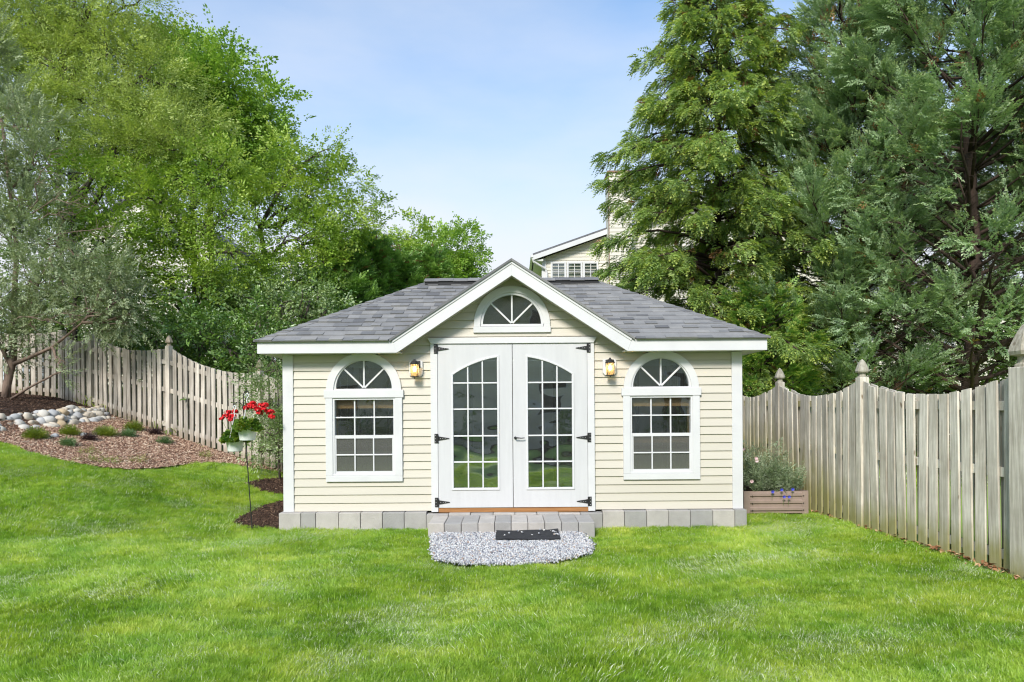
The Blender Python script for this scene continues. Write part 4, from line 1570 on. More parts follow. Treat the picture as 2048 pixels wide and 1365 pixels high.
# ------------------------------------------------------------------ planter
px0, px1, py0, py1 = 3.15, 4.00, .80, 1.75
t = empty('planter', (3.57, 1.2, 0))
tag(t, 'low brown corrugated metal raised planter in the corner between shed and right fence', 'planter')
M['tin'] = mat('brown_painted_tin', (.30, .225, .19), (.26, .195, .165), scale=8, rough=.45, metal=.0, spec=.5)
def corr(a, b, name):
    """corrugated sheet from a to b (x,y), height .3"""
    a, b = Vector(a), Vector(b)
    d = (b - a).normalized(); nn = Vector((d.y, -d.x))
    vs, fs = [], []
    zs_ = []
    for k in range(3):
        z = .01 + k * .098
        zs_ += [(z, 0), (z + .028, 0), (z + .042, .02), (z + .075, .02), (z + .088, 0)]
    zs_.append((.312, 0))
    for z, o2 in zs_:
        for e_ in (a, b):
            vs.append((e_.x + nn.x * o2, e_.y + nn.y * o2, z + .02))
    for i in range(len(zs_) - 1):
        fs.append((2 * i, 2 * i + 1, 2 * i + 3, 2 * i + 2))
    n_ = len(vs)
    vs += [(x - nn.x * .01, y - nn.y * .01, z) for x, y, z in vs]
    fs += [tuple(q + n_ for q in f) for f in fs]
    MB().add(vs, fs).build(name, M['tin'], t)
corr((px0 + .07, py0), (px1 - .03, py0), 'front_panel')
corr((px0, py1 - .05), (px0, py0 + .05), 'side_panel')
corr((px1, py0 + .05), (px1, py1 - .05), 'side_panel')
corr((px1 - .05, py1), (px0 + .05, py1), 'back_panel')
for x, y in ((px0, py0), (px1, py0), (px0, py1), (px1, py1)):
    sx, sy = (1 if x == px0 else -1), (1 if y == py0 else -1)
    s = MB()
    s.box(min(x - sx * .014, x + sx * .07), max(x - sx * .014, x + sx * .07), min(y - sy * .016, y - sy * .008), max(y - sy * .016, y - sy * .008), .01, .335)
    s.box(min(x - sx * .014, x - sx * .006), max(x - sx * .014, x - sx * .006), min(y - sy * .008, y + sy * .07), max(y - sy * .008, y + sy * .07), .01, .335)
    s.build('corner_post', M['tin'], t)
s = MB()
for x in (px0 + .10, px1 - .06):
    for z in (.075, .17, .27):
        s.tube([(x, py0 - .022, z), (x, py0 - .03, z)], .007, 8)
s.build('screw', M['black'], t)
MB().box(px0 + .012, px1 - .012, py0 + .012, py1 - .012, .02, .27).build('soil', M['mulch_dark'], t)

# ------------------------------------------------------------------ shepherd hook and hanging pots
t = empty('shepherd_hook', (-3.215, -.1, 0))
tag(t, 'thin black double shepherd hook standing in the lawn left of the shed', 'garden hook')
def W(px, py, y=-.08):
    v = at(px, py, DIST + y)
    return v
M['hook'] = mat('black_rod', (.02, .02, .02), rough=.5)
s = MB()
pole = [W(504.7, 1066), W(503, 1040), W(497, 960), W(491.6, 881), W(489, 848), W(487, 815), W(486.5, 800), W(486.8, 790), W(489.5, 783.5), W(493, 782), W(496.5, 785), W(497.5, 790)]
s.tube(pole, .0065, 8)
s.build('pole', M['hook'], t)
s = MB()
hk = [W(489, 836), W(488, 822), W(485, 810), W(480.5, 804.5), W(476, 804.5), W(472.5, 808.5), W(471.5, 814)]
hk = [p + Vector((0, -.012 - .004 * i, 0)) for i, p in enumerate(hk)]
s.tube(hk, .0055, 8)
s.build('hook_arm', M['hook'], t)
for k, zz in enumerate((.14,)):
    s = MB()
    b = W(504.7, 1050)
    s.tube([(b.x - .07, b.y, .05), (b.x + .07, b.y, .05)], .005, 6)
    s.build('step_bar', M['hook'], t)

M['pot'] = mat('white_pot', (.74, .76, .75), rough=.35, spec=.5)
M['gerleaf'] = leaf_mat('geranium_leaves', (.05, .14, .02), (.15, .27, .03), (.33, .36, .05), trans=.3, scale=9, rnd=.6)
M['red'] = mat('red_petals', (.70, .008, .012), (.50, .004, .01), scale=30, rough=.6)
M['green_stem'] = mat('green_stems', (.10, .18, .04), rough=.6)
def round_leaf(n=8, r_=.032, seed=1):
    rd = random.Random(seed)
    vs = [Vector((0, 0, -.006))]
    for i in range(n):
        a = 6.283 * i / n
        q = r_ * rd.uniform(.85, 1.1)
        vs.append(Vector((q * math.cos(a), r_ + q * math.sin(a) * .9 - r_ * .3, .006 * math.sin(a * 3))))
    vs[0] = Vector((0, r_ * .7, -.008))
    return vs, [(0, i + 1, (i + 1) % n + 1) for i in range(n)], [0] * n
def basket(px, ptop, pbot, w_px, y, hookpt, label, heads, seed):
    c = W(px, ptop, y)
    r_ = w_px / 2 / (F_PX / (DIST + y))
    hgt_ = (pbot - ptop) / (F_PX / (DIST + y))
    base = c - Vector((0, 0, hgt_))
    t = empty('hanging_basket', base)
    tag(t, label, 'hanging pot', 'geranium pots on the shepherd hook')
    MB().lathe([(0, 0), (r_ * .72, 0), (r_ * .74, .006), (r_ * .93, hgt_ * .86), (r_ * 1.0, hgt_ * .87), (r_ * 1.0, hgt_), (r_ * .93, hgt_), (r_ * .90, hgt_ * .8), (0, hgt_ * .8)], 36, base).build('pot', M['pot'], t, smooth=True)
    s = MB()
    hp = hookpt
    s.tube([hp + Vector((-.012, 0, -.018)), hp + Vector((-.016, 0, .004)), hp + Vector((0, 0, .014)), hp + Vector((.018, 0, .004)), hp + Vector((.016, 0, -.02)), hp + Vector((-.002, 0, -.045)), hp + Vector((-.006, 0, -.07)), hp + Vector((0, 0, -.10))], .0065, 8)
    ap = hp + Vector((0, 0, -.10))
    for k in range(3):
        a = R(20 + 120 * k)
        s.tube([ap, c + Vector((r_ * .97 * math.cos(a), r_ * .97 * math.sin(a), -.01))], .0028, 5)
    s.build('hanger', M['pot'], t)
    rd = np.random.default_rng(seed)
    n = 430
    a = rd.uniform(0, 6.283, n); q = np.sqrt(rd.uniform(0, 1, n)) * r_ * 1.25
    zz = c.z - .01 + rd.uniform(0, .11, n) * (1 - (q / (r_ * 1.5)) ** 2) - np.where(q > r_ * 1.02, .035, 0)
    pts = np.stack([c.x + q * np.cos(a), c.y + q * np.sin(a), zz], 1)
    d = np.stack([np.cos(a) * (.4 + q / r_), np.sin(a) * (.4 + q / r_), rd.uniform(-.5, .7, n)], 1)
    rot = eulers(d + rd.normal(0, .4, d.shape), .5)
    scatter('foliage', [round_leaf(9, .026, 1), round_leaf(8, .032, 2), round_leaf(9, .021, 3)], [M['gerleaf']], pts, rot, rd.uniform(.7, 1.25, n), rd.integers(0, 3, n), t)
    for (hx, hy, hr) in heads:
        hc = W(hx, hy, y + rd.uniform(-.05, .05))
        rr_ = hr * 1.15 / 161
        s = MB()
        ns_ = 46 if hr > 4 else 16
        for k in range(ns_):
            v = Vector(rd.normal(0, 1, 3)).normalized()
            if v.z < -.4: v.z = -v.z
            p0 = hc + Vector((v.x, v.y, v.z * .75)) * rr_ * rd.uniform(.5, 1)
            sd = v.cross(Vector((.3, .5, .8))).normalized(); s2 = v.cross(sd)
            for m_ in range(5):
                an = 1.2566 * m_ + k
                e1 = sd * math.cos(an) + s2 * math.sin(an); e2 = sd * math.cos(an + .62) + s2 * math.sin(an + .62); e3 = sd * math.cos(an - .62) + s2 * math.sin(an - .62)
                L_ = .016
                s.add([p0, p0 + e2 * L_ * .7 + v * .004, p0 + e1 * L_ + v * .006, p0 + e3 * L_ * .7 + v * .004], [(0, 1, 2, 3)])
        s.tube([hc - Vector((0, 0, rr_ * .3)), Vector(((hc.x * 2 + c.x) / 3, (hc.y + c.y) / 2, (hc.z + c.z) / 2)), Vector((c.x + (hc.x - c.x) * .4, c.y, c.z))], .0025, 5, 1)
        s.build('flower', [M['red'], M['green_stem']], t)
basket(470, 876, 903, 37.5, -.02, hk[-1] + Vector((0, 0, 0)), 'white hanging pot of red geraniums, the lower one further left on the hook', [(459, 829, 10), (443, 838, 3.5), (478.6, 847, 4), (452, 834, 6), (466, 834, 6), (461, 840, 5), (470, 824, 5)], 1)
basket(494.8, 853, 881, 40, -.16, pole[-1] + Vector((0, -.05, 0)), 'white hanging pot of red geraniums, the upper one nearer the shed', [(499, 813, 7), (508, 815, 7), (522, 814, 9), (526, 821, 7), (515, 820, 6), (541, 826, 7.5), (543, 835, 6), (536, 824, 5), (505, 808, 6), (493, 817, 5), (530, 811, 6), (519, 827, 6)], 2)
# ------------------------------------------------------------------ trees and shrubs
def ellipsoid_points(c, r, n, inner=.35):
    v = rng.normal(0, 1, (n, 3))
    v /= np.linalg.norm(v, axis=1, keepdims=True)
    q = (inner + (1 - inner) * rng.random(n) ** .6)[:, None]
    return np.array(c) + v * q * np.array(r), v

def limb(s, a, b, r0, r1, sag=.1, n=5, jit=.08, rd=random):
    a, b = Vector(a), Vector(b)
    ln = (b - a).length
    pts, rad = [], []
    for i in range(n + 1):
        t = i / n
        p = a.lerp(b, t) + Vector((0, 0, sag * ln * math.sin(math.pi * t)))
        if 0 < i < n:
            p += Vector((rd.gauss(0, jit), rd.gauss(0, jit), rd.gauss(0, jit))) * ln * .35
        pts.append(p)
        rad.append(r0 + (r1 - r0) * t)
    s.tube(pts, rad, 6)
    return pts

def broadleaf(name, label, trunk, lobes, lmat, bark, tpls, per_m2=26, r0=.16, sprig=(.75, 1.3), clump=.42, group=None, droop=-.1, cat='tree', tips_k=1.0, upw=.25, rootz=None, mats=None, tips_min=5):
    """trunk: list of points; lobes: (centre, radii). Each lobe is made of many leafy twig clumps round branch tips"""
    base = Vector(trunk[0])
    t = empty(name, base)
    tag(t, label, cat, group)
    rd = random.Random(hash(label) % 1000 if False else sum(map(ord, label)))
    s = MB()
    rad = [r0 * (1 - .6 * i / max(1, len(trunk) - 1)) for i in range(len(trunk))]
    rad[0] *= 1.25
    s.tube([Vector(p) for p in trunk], rad, 9)
    P_, D_ = [], []
    for (c, r) in lobes:
        c = Vector(c)
        # limb from the trunk point below the lobe
        k = min(range(1, len(trunk)), key=lambda i: (Vector(trunk[i]) - c).length + (2 if trunk[i][2] > c.z else 0))
        k = max(1, k)
        lp = limb(s, trunk[k], c, rad[k] * .75, .03, .08, 6, .10, rd)
        area = math.pi * r[0] * r[2]
        ntip = max(tips_min, int(area * 5.0 * tips_k))
        tp, tv = ellipsoid_points(c, r, ntip, .3)
        for p, v in zip(tp, tv):
            if rd.random() < .55:
                limb(s, lp[rd.choice((3, 4, 5, 6))], p, .020, .006, .05, 3, .12, rd)
            m_ = int(per_m2 * area / ntip * rd.uniform(.6, 1.4)) + 2
            q = rng.normal(0, 1, (m_, 3)) * np.array([clump, clump, clump * .62]) * .5
            P_.append(np.array(p) + q)
            dd = np.array(v) * .9 + q / clump + rng.normal(0, .35, (m_, 3))
            dd[:, 2] += upw
            D_.append(dd)
    s.build('trunk', bark, t, smooth=True, loc=base)
    P_ = np.vstack(P_); D_ = np.vstack(D_)
    rot = eulers(D_, .5)
    scatter('crown', tpls, mats or [lmat], P_, rot, rng.uniform(sprig[0], sprig[1], len(P_)), rng.integers(0, 3, len(P_)), t, base)
    return t

def lobe(px, py, Z, rx, ry, rd_=None):
    """a lobe seen at a photo position, with its real radii in metres"""
    s = F_PX / Z
    return (at(px, py, Z), (rx / s, rd_ if rd_ else (rx + ry) / 2 / s, ry / s))

def conifer(name, label, base, H, prof, lmat, bark, tpls, z_start=.08, levels=36, per=7, up=.45, fr_n=34, fr_s=(.8, 1.2), r0=.2, plume=.3, group=None, tipdroop=0., lean=(0, 0), inner=.45, hang=0., azskip=None, keep=None, tilt=.6, ncl=5, twigs=0, tipmat=None, bare=None):
    base = Vector(base)
    t = empty(name, base)
    tag(t, label, 'tree', group)
    rd = random.Random(sum(map(ord, label)))
    s = MB()
    tr, rr_ = [], []
    for i in range(13):
        f = i / 12
        tr.append(base + Vector((lean[0] * f + rd.gauss(0, .03), lean[1] * f + rd.gauss(0, .03), H * f)))
        rr_.append(r0 * (1 - f) ** .8 * (1.25 if i == 0 else 1) + .01)
    s.tube(tr, rr_, 9)
    def tp(f):
        q = min(f, .999) * 12
        i = int(q)
        return tr[i].lerp(tr[i + 1], q - i)
    P_, D_ = [], []
    a0 = 0
    for k in range(levels):
        f = z_start + (1 - z_start) * (k + .5) / levels
        rad = prof(f)
        for j in range(per):
            a0 += 2.39996
            az_ = a0 + rd.uniform(-.3, .3)
            if keep and not keep(az_, f): continue
            ln = rad * rd.uniform(.68, 1.12)
            if ln < .15: continue
            u_ = up * rd.uniform(.6, 1.4)
            o = Vector((math.cos(az_), math.sin(az_), 0))
            p0 = tp(f * rd.uniform(.985, 1.0))
            pts = []
            for i in range(6):
                q = i / 5
                pts.append(p0 + o * ln * q + Vector((0, 0, ln * (u_ * q ** 1.15 - tipdroop * q ** 3))))
            s.tube(pts, [.010 + .055 * (1 - f) * ln / 2.5 * (1 - i / 5) for i in range(6)], 5)
            nc = max(2, int(ncl * min(1.25, ln / 2.0) + .5))
            dirv = np.array(o) + np.array([0, 0, u_])
            dirv /= np.linalg.norm(dirv)
            side = np.array([-o.y, o.x, 0])
            for c_ in range(nc):
                q = 1.0 if c_ == 0 else inner + (1 - inner) * rd.random()
                b_ = np.array([np.interp(q, np.linspace(0, 1, 6), [p[c] for p in pts]) for c in range(3)])
                sg = rd.choice((-1, 1)) * rd.uniform(.2, 1.0) * (0 if c_ == 0 else 1)
                cd = dirv * .9 + side * sg + np.array([0, 0, .35 - hang]) + rng.normal(0, .15, 3)
                cd /= np.linalg.norm(cd)
                L_ = plume * 1.7 * rd.uniform(.65, 1.2)
                m_ = int(fr_n * rd.uniform(.6, 1.2))
                tt = rng.random(m_) ** .75
                off = rng.normal(0, 1, (m_, 3)) * (plume * .42 * (1.05 - .7 * tt))[:, None]
                P_.append(b_ + cd * (L_ * tt)[:, None] + off)
                dd = cd[None, :] * 1.1 + off / plume * .9 + rng.normal(0, .22, (m_, 3))
                dd[:, 2] -= hang * .5
                D_.append(dd)
                tw = Vector(b_ + cd * L_ * .8)
                s.tube([Vector(b_), tw], [.010, .004], 4)
            if twigs:
                for _ in range(twigs):
                    q = rd.uniform(.15, .95)
                    b_ = Vector([float(np.interp(q, np.linspace(0, 1, 6), [p[c] for p in pts])) for c in range(3)])
                    e_ = b_ + (o * rd.uniform(.3, .8) + Vector((side[0], side[1], 0)) * rd.uniform(-.6, .6) + Vector((0, 0, rd.uniform(-.25, .4)))) * rd.uniform(.3, .8)
                    s.tube([b_, e_], [.006, .002], 3, cap=False)
    if bare:
        # the lower limbs: long, nearly bare, breaking into fine dead twigs, green only at their ends
        for k in range(bare[2]):
            f = bare[0] + (bare[1] - bare[0]) * (k + .5) / bare[2]
            for j in range(5):
                a0 += 2.39996
                az_ = a0 + rd.uniform(-.3, .3)
                o = Vector((math.cos(az_), math.sin(az_), 0))
                ln = prof(.4) * rd.uniform(.75, 1.1)
                u_ = rd.uniform(.35, .75)
                p0 = tp(f)
                pts = [p0 + o * ln * q / 5 + Vector((0, 0, ln * u_ * (q / 5) ** 1.1)) + Vector((rd.gauss(0, .03), rd.gauss(0, .03), rd.gauss(0, .03))) * (q > 0) for q in range(6)]
                s.tube(pts, [.045 - .007 * i for i in range(6)], 5)
                sd = Vector((-o.y, o.x, 0))
                for _ in range(26):
                    q = rd.uniform(.2, 1) * 5
                    b_ = pts[min(4, int(q))].lerp(pts[min(4, int(q)) + 1], q - min(4, int(q)))
                    e_ = b_ + (o * rd.uniform(.2, .8) + sd * rd.uniform(-.8, .8) + Vector((0, 0, rd.uniform(-.3, .5)))) * rd.uniform(.3, .8)
                    s.tube([b_, b_.lerp(e_, .5) + Vector((0, 0, rd.uniform(-.04, .04))), e_], [.008, .005, .002], 3, cap=False)
                for c_ in range(2 + (k < 5) * 2):
                    b_ = np.array(pts[5]) + rng.normal(0, .25, 3)
                    cd = np.array(o) * .8 + np.array([0, 0, .25]) + rng.normal(0, .4, 3)
                    cd /= np.linalg.norm(cd)
                    m_ = int(fr_n * rd.uniform(.5, 1))
                    tt = rng.random(m_) ** .75
                    off = rng.normal(0, 1, (m_, 3)) * (plume * .42 * (1.05 - .7 * tt))[:, None]
                    P_.append(b_ + cd * (plume * 1.5 * tt)[:, None] + off)
                    D_.append(cd[None, :] + off / plume * .9 + rng.normal(0, .22, (m_, 3)))
    # leader
    m_ = 30
    q = rng.uniform(.93, 1.0, m_)
    P_.append(np.array([list(tp(x)) for x in q])); D_.append(rng.normal(0, .5, (m_, 3)) + [0, 0, 1])
    s.build('trunk', bark, t, smooth=True, loc=base)
    P_ = np.vstack(P_); D_ = np.vstack(D_)
    tp3 = [tpls[0], tpls[1], (tpls[2][0], tpls[2][1], [1] * len(tpls[2][2]))]
    tip = tipmat or lmat
    # a few sprays near the limbs' feet have died back and turned rusty
    dead_p = np.where(np.linalg.norm((P_ - np.array(base))[:, :2], axis=1) < .6 * max(.5, prof(.4)), .10, .015)
    ix = np.where(rng.random(len(P_)) < dead_p, 2, rng.integers(0, 2, len(P_)))
    scatter('crown', tp3, [lmat, M['rust'], tip], P_, eulers(D_, .45), rng.uniform(fr_s[0], fr_s[1], len(P_)), ix, t, base)
    print(name, len(P_))
    return t

# leaves
M['maple'] = leaf_mat('maple_leaves', (0.146, 0.280, 0.039), (0.280, 0.459, 0.067), (0.448, 0.594, 0.123), trans=.36, scale=1.3, rnd=.32, gloss=.04)
M['locust'] = leaf_mat('locust_leaves', (.24, .33, .08), (.42, .52, .13), (.56, .64, .22), trans=.36, scale=1.3, rnd=.32, gloss=.04)
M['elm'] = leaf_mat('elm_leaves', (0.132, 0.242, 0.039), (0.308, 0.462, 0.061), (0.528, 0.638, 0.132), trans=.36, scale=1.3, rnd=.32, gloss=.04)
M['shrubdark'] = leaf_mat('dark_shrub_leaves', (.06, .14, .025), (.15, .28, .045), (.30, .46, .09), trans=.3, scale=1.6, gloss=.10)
M['shrublight'] = leaf_mat('pale_shrub_leaves', (0.121, 0.209, 0.055), (0.242, 0.352, 0.110), (0.462, 0.550, 0.286), trans=.35, scale=1.6, gloss=.08)
M['leyland'] = leaf_mat('cypress_sprays', (0.156, 0.240, 0.120), (0.324, 0.456, 0.240), (0.504, 0.648, 0.384), trans=.4, scale=1.7, gloss=.04, rnd=.3)
M['hemlock'] = leaf_mat('feathery_conifer_sprays', (0.138, 0.230, 0.069), (0.276, 0.402, 0.115), (0.460, 0.598, 0.184), trans=.45, scale=1.3, gloss=.04, rnd=.4)
M['juniper'] = leaf_mat('juniper_sprays', (0.154, 0.198, 0.099), (0.297, 0.363, 0.187), (0.462, 0.528, 0.319), trans=.25, scale=1.0, gloss=.05)
M['pine'] = leaf_mat('dark_pine_needles', (.04, .07, .025), (.09, .13, .04), (.18, .22, .06), trans=.2, scale=1.0)
M['arbor'] = leaf_mat('arborvitae_sprays', (0.106, 0.226, 0.044), (0.210, 0.390, 0.074), (0.374, 0.570, 0.120), trans=.3, scale=1.2)

M['cyptip'] = leaf_mat('cypress_new_growth', (0.286, 0.396, 0.187), (0.440, 0.572, 0.297), (0.605, 0.680, 0.418), trans=.4, scale=1.2, gloss=.04)
M['hemtip'] = leaf_mat('yellow_green_new_growth', (.34, .44, .08), (.48, .58, .12), (.62, .68, .22), trans=.45, scale=1.2, gloss=.04)
M['rust'] = leaf_mat('rusty_dead_sprays', (.13, .06, .025), (.26, .13, .05), (.42, .26, .09), trans=.2)
T_maple = [spray_broad(16, .36, .088, .072, .6, 1), spray_broad(18, .40, .08, .066, .6, 2), spray_broad(14, .32, .09, .075, .7, 3)]
T_fine = [spray_broad(22, .38, .055, .028, .5, 4), spray_broad(26, .42, .05, .026, .5, 5), spray_broad(20, .34, .055, .03, .5, 6)]
T_elm = [spray_broad(18, .38, .075, .046, .5, 7), spray_broad(16, .36, .08, .05, .5, 8), spray_broad(14, .32, .075, .045, .6, 9)]
T_shrub = [spray_broad(14, .24, .07, .042, .5, 10), spray_broad(12, .22, .075, .046, .5, 11), spray_broad(13, .26, .065, .038, .5, 12)]
T_cyp = [spray_fern(.25, 6, .10, 1, .05, bush=.55, nw=.022, tips=.6), spray_fern(.29, 7, .10, 2, .10, bush=.6, nw=.020, tips=.65), spray_fern(.22, 5, .10, 3, .0, bush=.6, nw=.022)]
T_hem = [spray_fern(.26, 6, .12, 4, .4, bush=.25, nw=.022, tips=.5), spray_fern(.31, 7, .13, 5, .45, bush=.3, nw=.022, tips=.9), spray_fern(.22, 5, .11, 6, .3, bush=.3, nw=.022)]
T_jun = [spray_fern(.24, 6, .09, 7, .0, bush=.7, nw=.018), spray_fern(.28, 7, .08, 8, .05, bush=.7, nw=.016), spray_fern(.2, 5, .08, 9, .0, bush=.8, nw=.018)]

# --- right: feathery conifer behind the shed, then the big cypresses beyond the fence
conifer('feathery_conifer', 'tall loose feathery yellow green conifer rising behind the right end of the shed', at(1442, 815, 14.6) - Vector((0, 0, 1.6)), 13.5,
        lambda f: min(2.8, 4.9 * (1 - f)) * (.86 + .16 * math.sin(f * 40)), M['hemlock'], M['bark_red'], T_hem, .05, 44, 6, .35, 17, (.75, 1.25), .13, .21, tipdroop=.35, inner=.28, hang=.75, ncl=9, twigs=5, tipmat=M['hemtip'])
conifer('cypress_tree', 'dense blue green cypress beyond the right fence, behind the middle post', at(1690, 815, 13.6) - Vector((0, 0, 1.6)), 11.0,
        lambda f: min(2.05, 3.6 * (1 - f)) * (.85 + .15 * math.sin(f * 33)), M['leyland'], M['bark_red'], T_cyp, .10, 30, 6, .45, 24, (.8, 1.3), .12, .30, group='cypresses beyond the right fence', inner=.45, ncl=6, twigs=4, tipmat=M['cyptip'])
def open_side(a, f):
    return True
def wide(f):
    return (3.0 if f > .34 else 2.7) * min(1, (1 - f) * 1.7 + .05) * (.82 + .18 * math.sin(f * 29))
conifer('cypress_tree', 'largest cypress with open radiating limbs low on its trunk beyond the right fence', at(1945, 815, 12.4) - Vector((0, 0, 1.6)), 13.5,
        wide, M['leyland'], M['bark_red'], T_cyp, .38, 23, 6, .55, 28, (.85, 1.35), .15, .34, group='cypresses beyond the right fence', inner=.5, ncl=7, twigs=5, tipmat=M['cyptip'],
        bare=(.11, .38, 15))
conifer('cypress_tree', 'farther lower cypress seen dimly between the two nearer ones', at(1815, 815, 19) - Vector((0, 0, 1.6)), 10.5,
        lambda f: 1.9 * min(1, (1 - f) * 1.7 + .05), M['leyland'], M['bark_red'], T_cyp, .45, 16, 6, .5, 24, (1, 1.5), .15, .34, group='cypresses beyond the right fence', ncl=4, tipmat=M['cyptip'])
conifer('cypress_tree', 'cypress at the right edge of the view leaning over the fence', at(2230, 815, 12.6) - Vector((0, 0, 1.6)), 13,
        lambda f: 2.5 * min(1, (1 - f) * 1.7 + .05), M['leyland'], M['bark_red'], T_cyp, .12, 26, 6, .5, 26, (.9, 1.4), .2, .34, group='cypresses beyond the right fence', ncl=6, tipmat=M['cyptip'])
conifer('arborvitae', 'short bright green arborvitae just behind the shed corner and right fence', at(1520, 815, 12.9) - Vector((0, 0, 1.5)), 3.9,
        lambda f: .85 * min(1, (1 - f) * 2.2 + .05), M['arbor'], M['bark_red'], T_hem, .1, 18, 6, .5, 20, (.7, 1.0), .07, .16, ncl=3, tipmat=M['hemtip'])

# --- left, far to near
broadleaf('round_tree', 'far rounded green tree showing above the shed ridge', [at(905, 800, 34), at(905, 640, 34), at(903, 560, 34)],
          [lobe(870, 500, 34, 40, 45), lobe(920, 505, 34, 45, 48), lobe(945, 545, 34, 30, 45), lobe(895, 570, 34, 65, 50), lobe(855, 545, 33, 30, 40)], M['maple'], M['bark'], T_maple, 70, .16, (.9, 1.5), .5, tips_k=.8)
broadleaf('round_tree', 'far slightly lighter green tree left of the rounded one above the shed roof', [at(812, 800, 30), at(812, 600, 30), at(812, 540, 30)],
          [lobe(812, 475, 30, 36, 42), lobe(828, 540, 30, 40, 55), lobe(785, 530, 30, 40, 50)], M['elm'], M['bark'], T_maple, 70, .15, (.9, 1.5), .45, tips_k=.8)
for (px_, tp_, Z_, lab) in ((745, 470, 20, 'dark arborvitae standing above the left roof slope'), (688, 492, 18.5, 'shorter arborvitae just left of the dark one above the left roof slope'), (862, 500, 22, 'light green arborvitae nearest the ridge vent above the left roof slope'), (800, 505, 21, 'arborvitae between the dark and the light one above the left roof slope')):
    b_ = at(px_, 815, Z_) - Vector((0, 0, 1.5))
    conifer('arborvitae', lab, b_, (815 - tp_) / F_PX * Z_ + 1.5, lambda f: 1.0 * min(1, (1 - f) * 1.9 + .05), M['arbor'], M['bark_red'], T_hem, .15, 20, 6, .6, 18, (1., 1.5), .1, .2, group='arborvitae behind the shed', hang=0, ncl=3, tipmat=M['arbor'])
broadleaf('pine_tree', 'dark pine deep behind the pale green tree at upper left', [at(150, 800, 22), at(150, 450, 22), at(150, 100, 22), at(150, 20, 22)],
          [lobe(120, 95, 22, 85, 40), lobe(190, 310, 21, 75, 48), lobe(90, 330, 21, 60, 45), lobe(215, 420, 21, 60, 30), lobe(40, 60, 21, 60, 40)], M['pine'], M['bark'], T_jun, 150, .16, (1.2, 1.9), .7)
broadleaf('maple_tree', 'tall dense mid green maple with a rounded crown against the sky at left', [at(430, 800, 21), at(425, 560, 21), at(420, 400, 21), at(415, 250, 21), at(400, 150, 21)],
          [lobe(345, 110, 21, 50, 50), lobe(410, 115, 21, 62, 50), lobe(472, 175, 21, 62, 55), lobe(535, 215, 21, 48, 50), lobe(540, 275, 21, 42, 45), lobe(465, 270, 21, 75, 60), lobe(400, 210, 20.5, 80, 70), lobe(320, 200, 20, 70, 75), lobe(400, 310, 20.5, 75, 55), lobe(300, 320, 20, 75, 60), lobe(500, 330, 21, 55, 45)],
          M['maple'], M['bark'], T_maple, 105, .12, (.8, 1.3), .5, tips_k=1.6)
broadleaf('elm_tree', 'bright green spreading tree with a forked trunk standing nearest the shed roof on the left', [at(528, 800, 18), at(530, 620, 18), at(530, 520, 18), at(520, 455, 18), at(560, 380, 18)],
          [lobe(586, 327, 18, 47, 36), lobe(638, 312, 18, 42, 34), lobe(681, 357, 18, 42, 36), lobe(717, 407, 18, 32, 34), lobe(624, 397, 18, 60, 47), lobe(548, 372, 18, 51, 51), lobe(681, 452, 18, 53, 42), lobe(596, 477, 17.5, 68, 47), lobe(510, 442, 17.5, 51, 47), lobe(643, 532, 17.5, 68, 38), lobe(548, 552, 17, 51, 38), lobe(724, 472, 18.5, 30, 30)],
          M['elm'], M['bark'], T_elm, 130, .11, (.75, 1.25), .42, tips_k=1.6)
broadleaf('young_tree', 'light green tree with thin grey limbs in front of the pale house at left', [at(398, 800, 16.5), at(392, 640, 16.5), at(388, 520, 16.5), at(385, 420, 16.5), at(392, 330, 16.5)],
          [lobe(360, 355, 16.5, 60, 50), lobe(425, 360, 16.5, 60, 55), lobe(330, 430, 16, 65, 45), lobe(440, 440, 16, 60, 55), lobe(470, 510, 16, 50, 40), lobe(380, 480, 16.5, 45, 35), lobe(280, 400, 16, 60, 40), lobe(310, 480, 15.8, 50, 35), lobe(330, 550, 15.8, 60, 35), lobe(425, 560, 15.8, 55, 35), lobe(265, 520, 15.8, 45, 40)],
          M['elm'], M['bark'], T_elm, 135, .09, (.7, 1.2), .55, tips_k=1.6)
broadleaf('locust_tree', 'very tall pale yellow green lacy tree filling the upper left corner', [at(118, 800, 17), at(122, 500, 17), at(112, 200, 17), at(135, 90, 17), at(150, 0, 17)],
          [lobe(60, 30, 17, 90, 60), lobe(180, 30, 17, 90, 50), lobe(270, 10, 17, 70, 32), lobe(110, 130, 16.5, 80, 55), lobe(215, 110, 17, 85, 50), lobe(310, 165, 17, 70, 45), lobe(170, 210, 16.5, 90, 50), lobe(280, 245, 16.5, 90, 45), lobe(370, 240, 17, 50, 45), lobe(350, 300, 16.5, 60, 35), lobe(230, 300, 16, 80, 40), lobe(60, 210, 16, 70, 40), lobe(-30, 110, 16.5, 80, 80), lobe(0, -40, 17, 120, 60)],
          M['locust'], M['bark'], T_fine, 230, .08, (.8, 1.4), .5, tips_k=1.8)
broadleaf('understory_tree', 'bright broad leaved sapling behind the dead juniper twigs at left', [at(150, 780, 14.8), at(150, 600, 14.8), at(145, 450, 14.8), at(140, 380, 14.8)],
          [lobe(140, 345, 14.8, 50, 40), lobe(150, 430, 14.8, 60, 45), lobe(200, 480, 14.8, 80, 40), lobe(90, 420, 14.8, 45, 40)], M['elm'], M['bark'], T_elm, 90, .05, (.9, 1.4), .5)
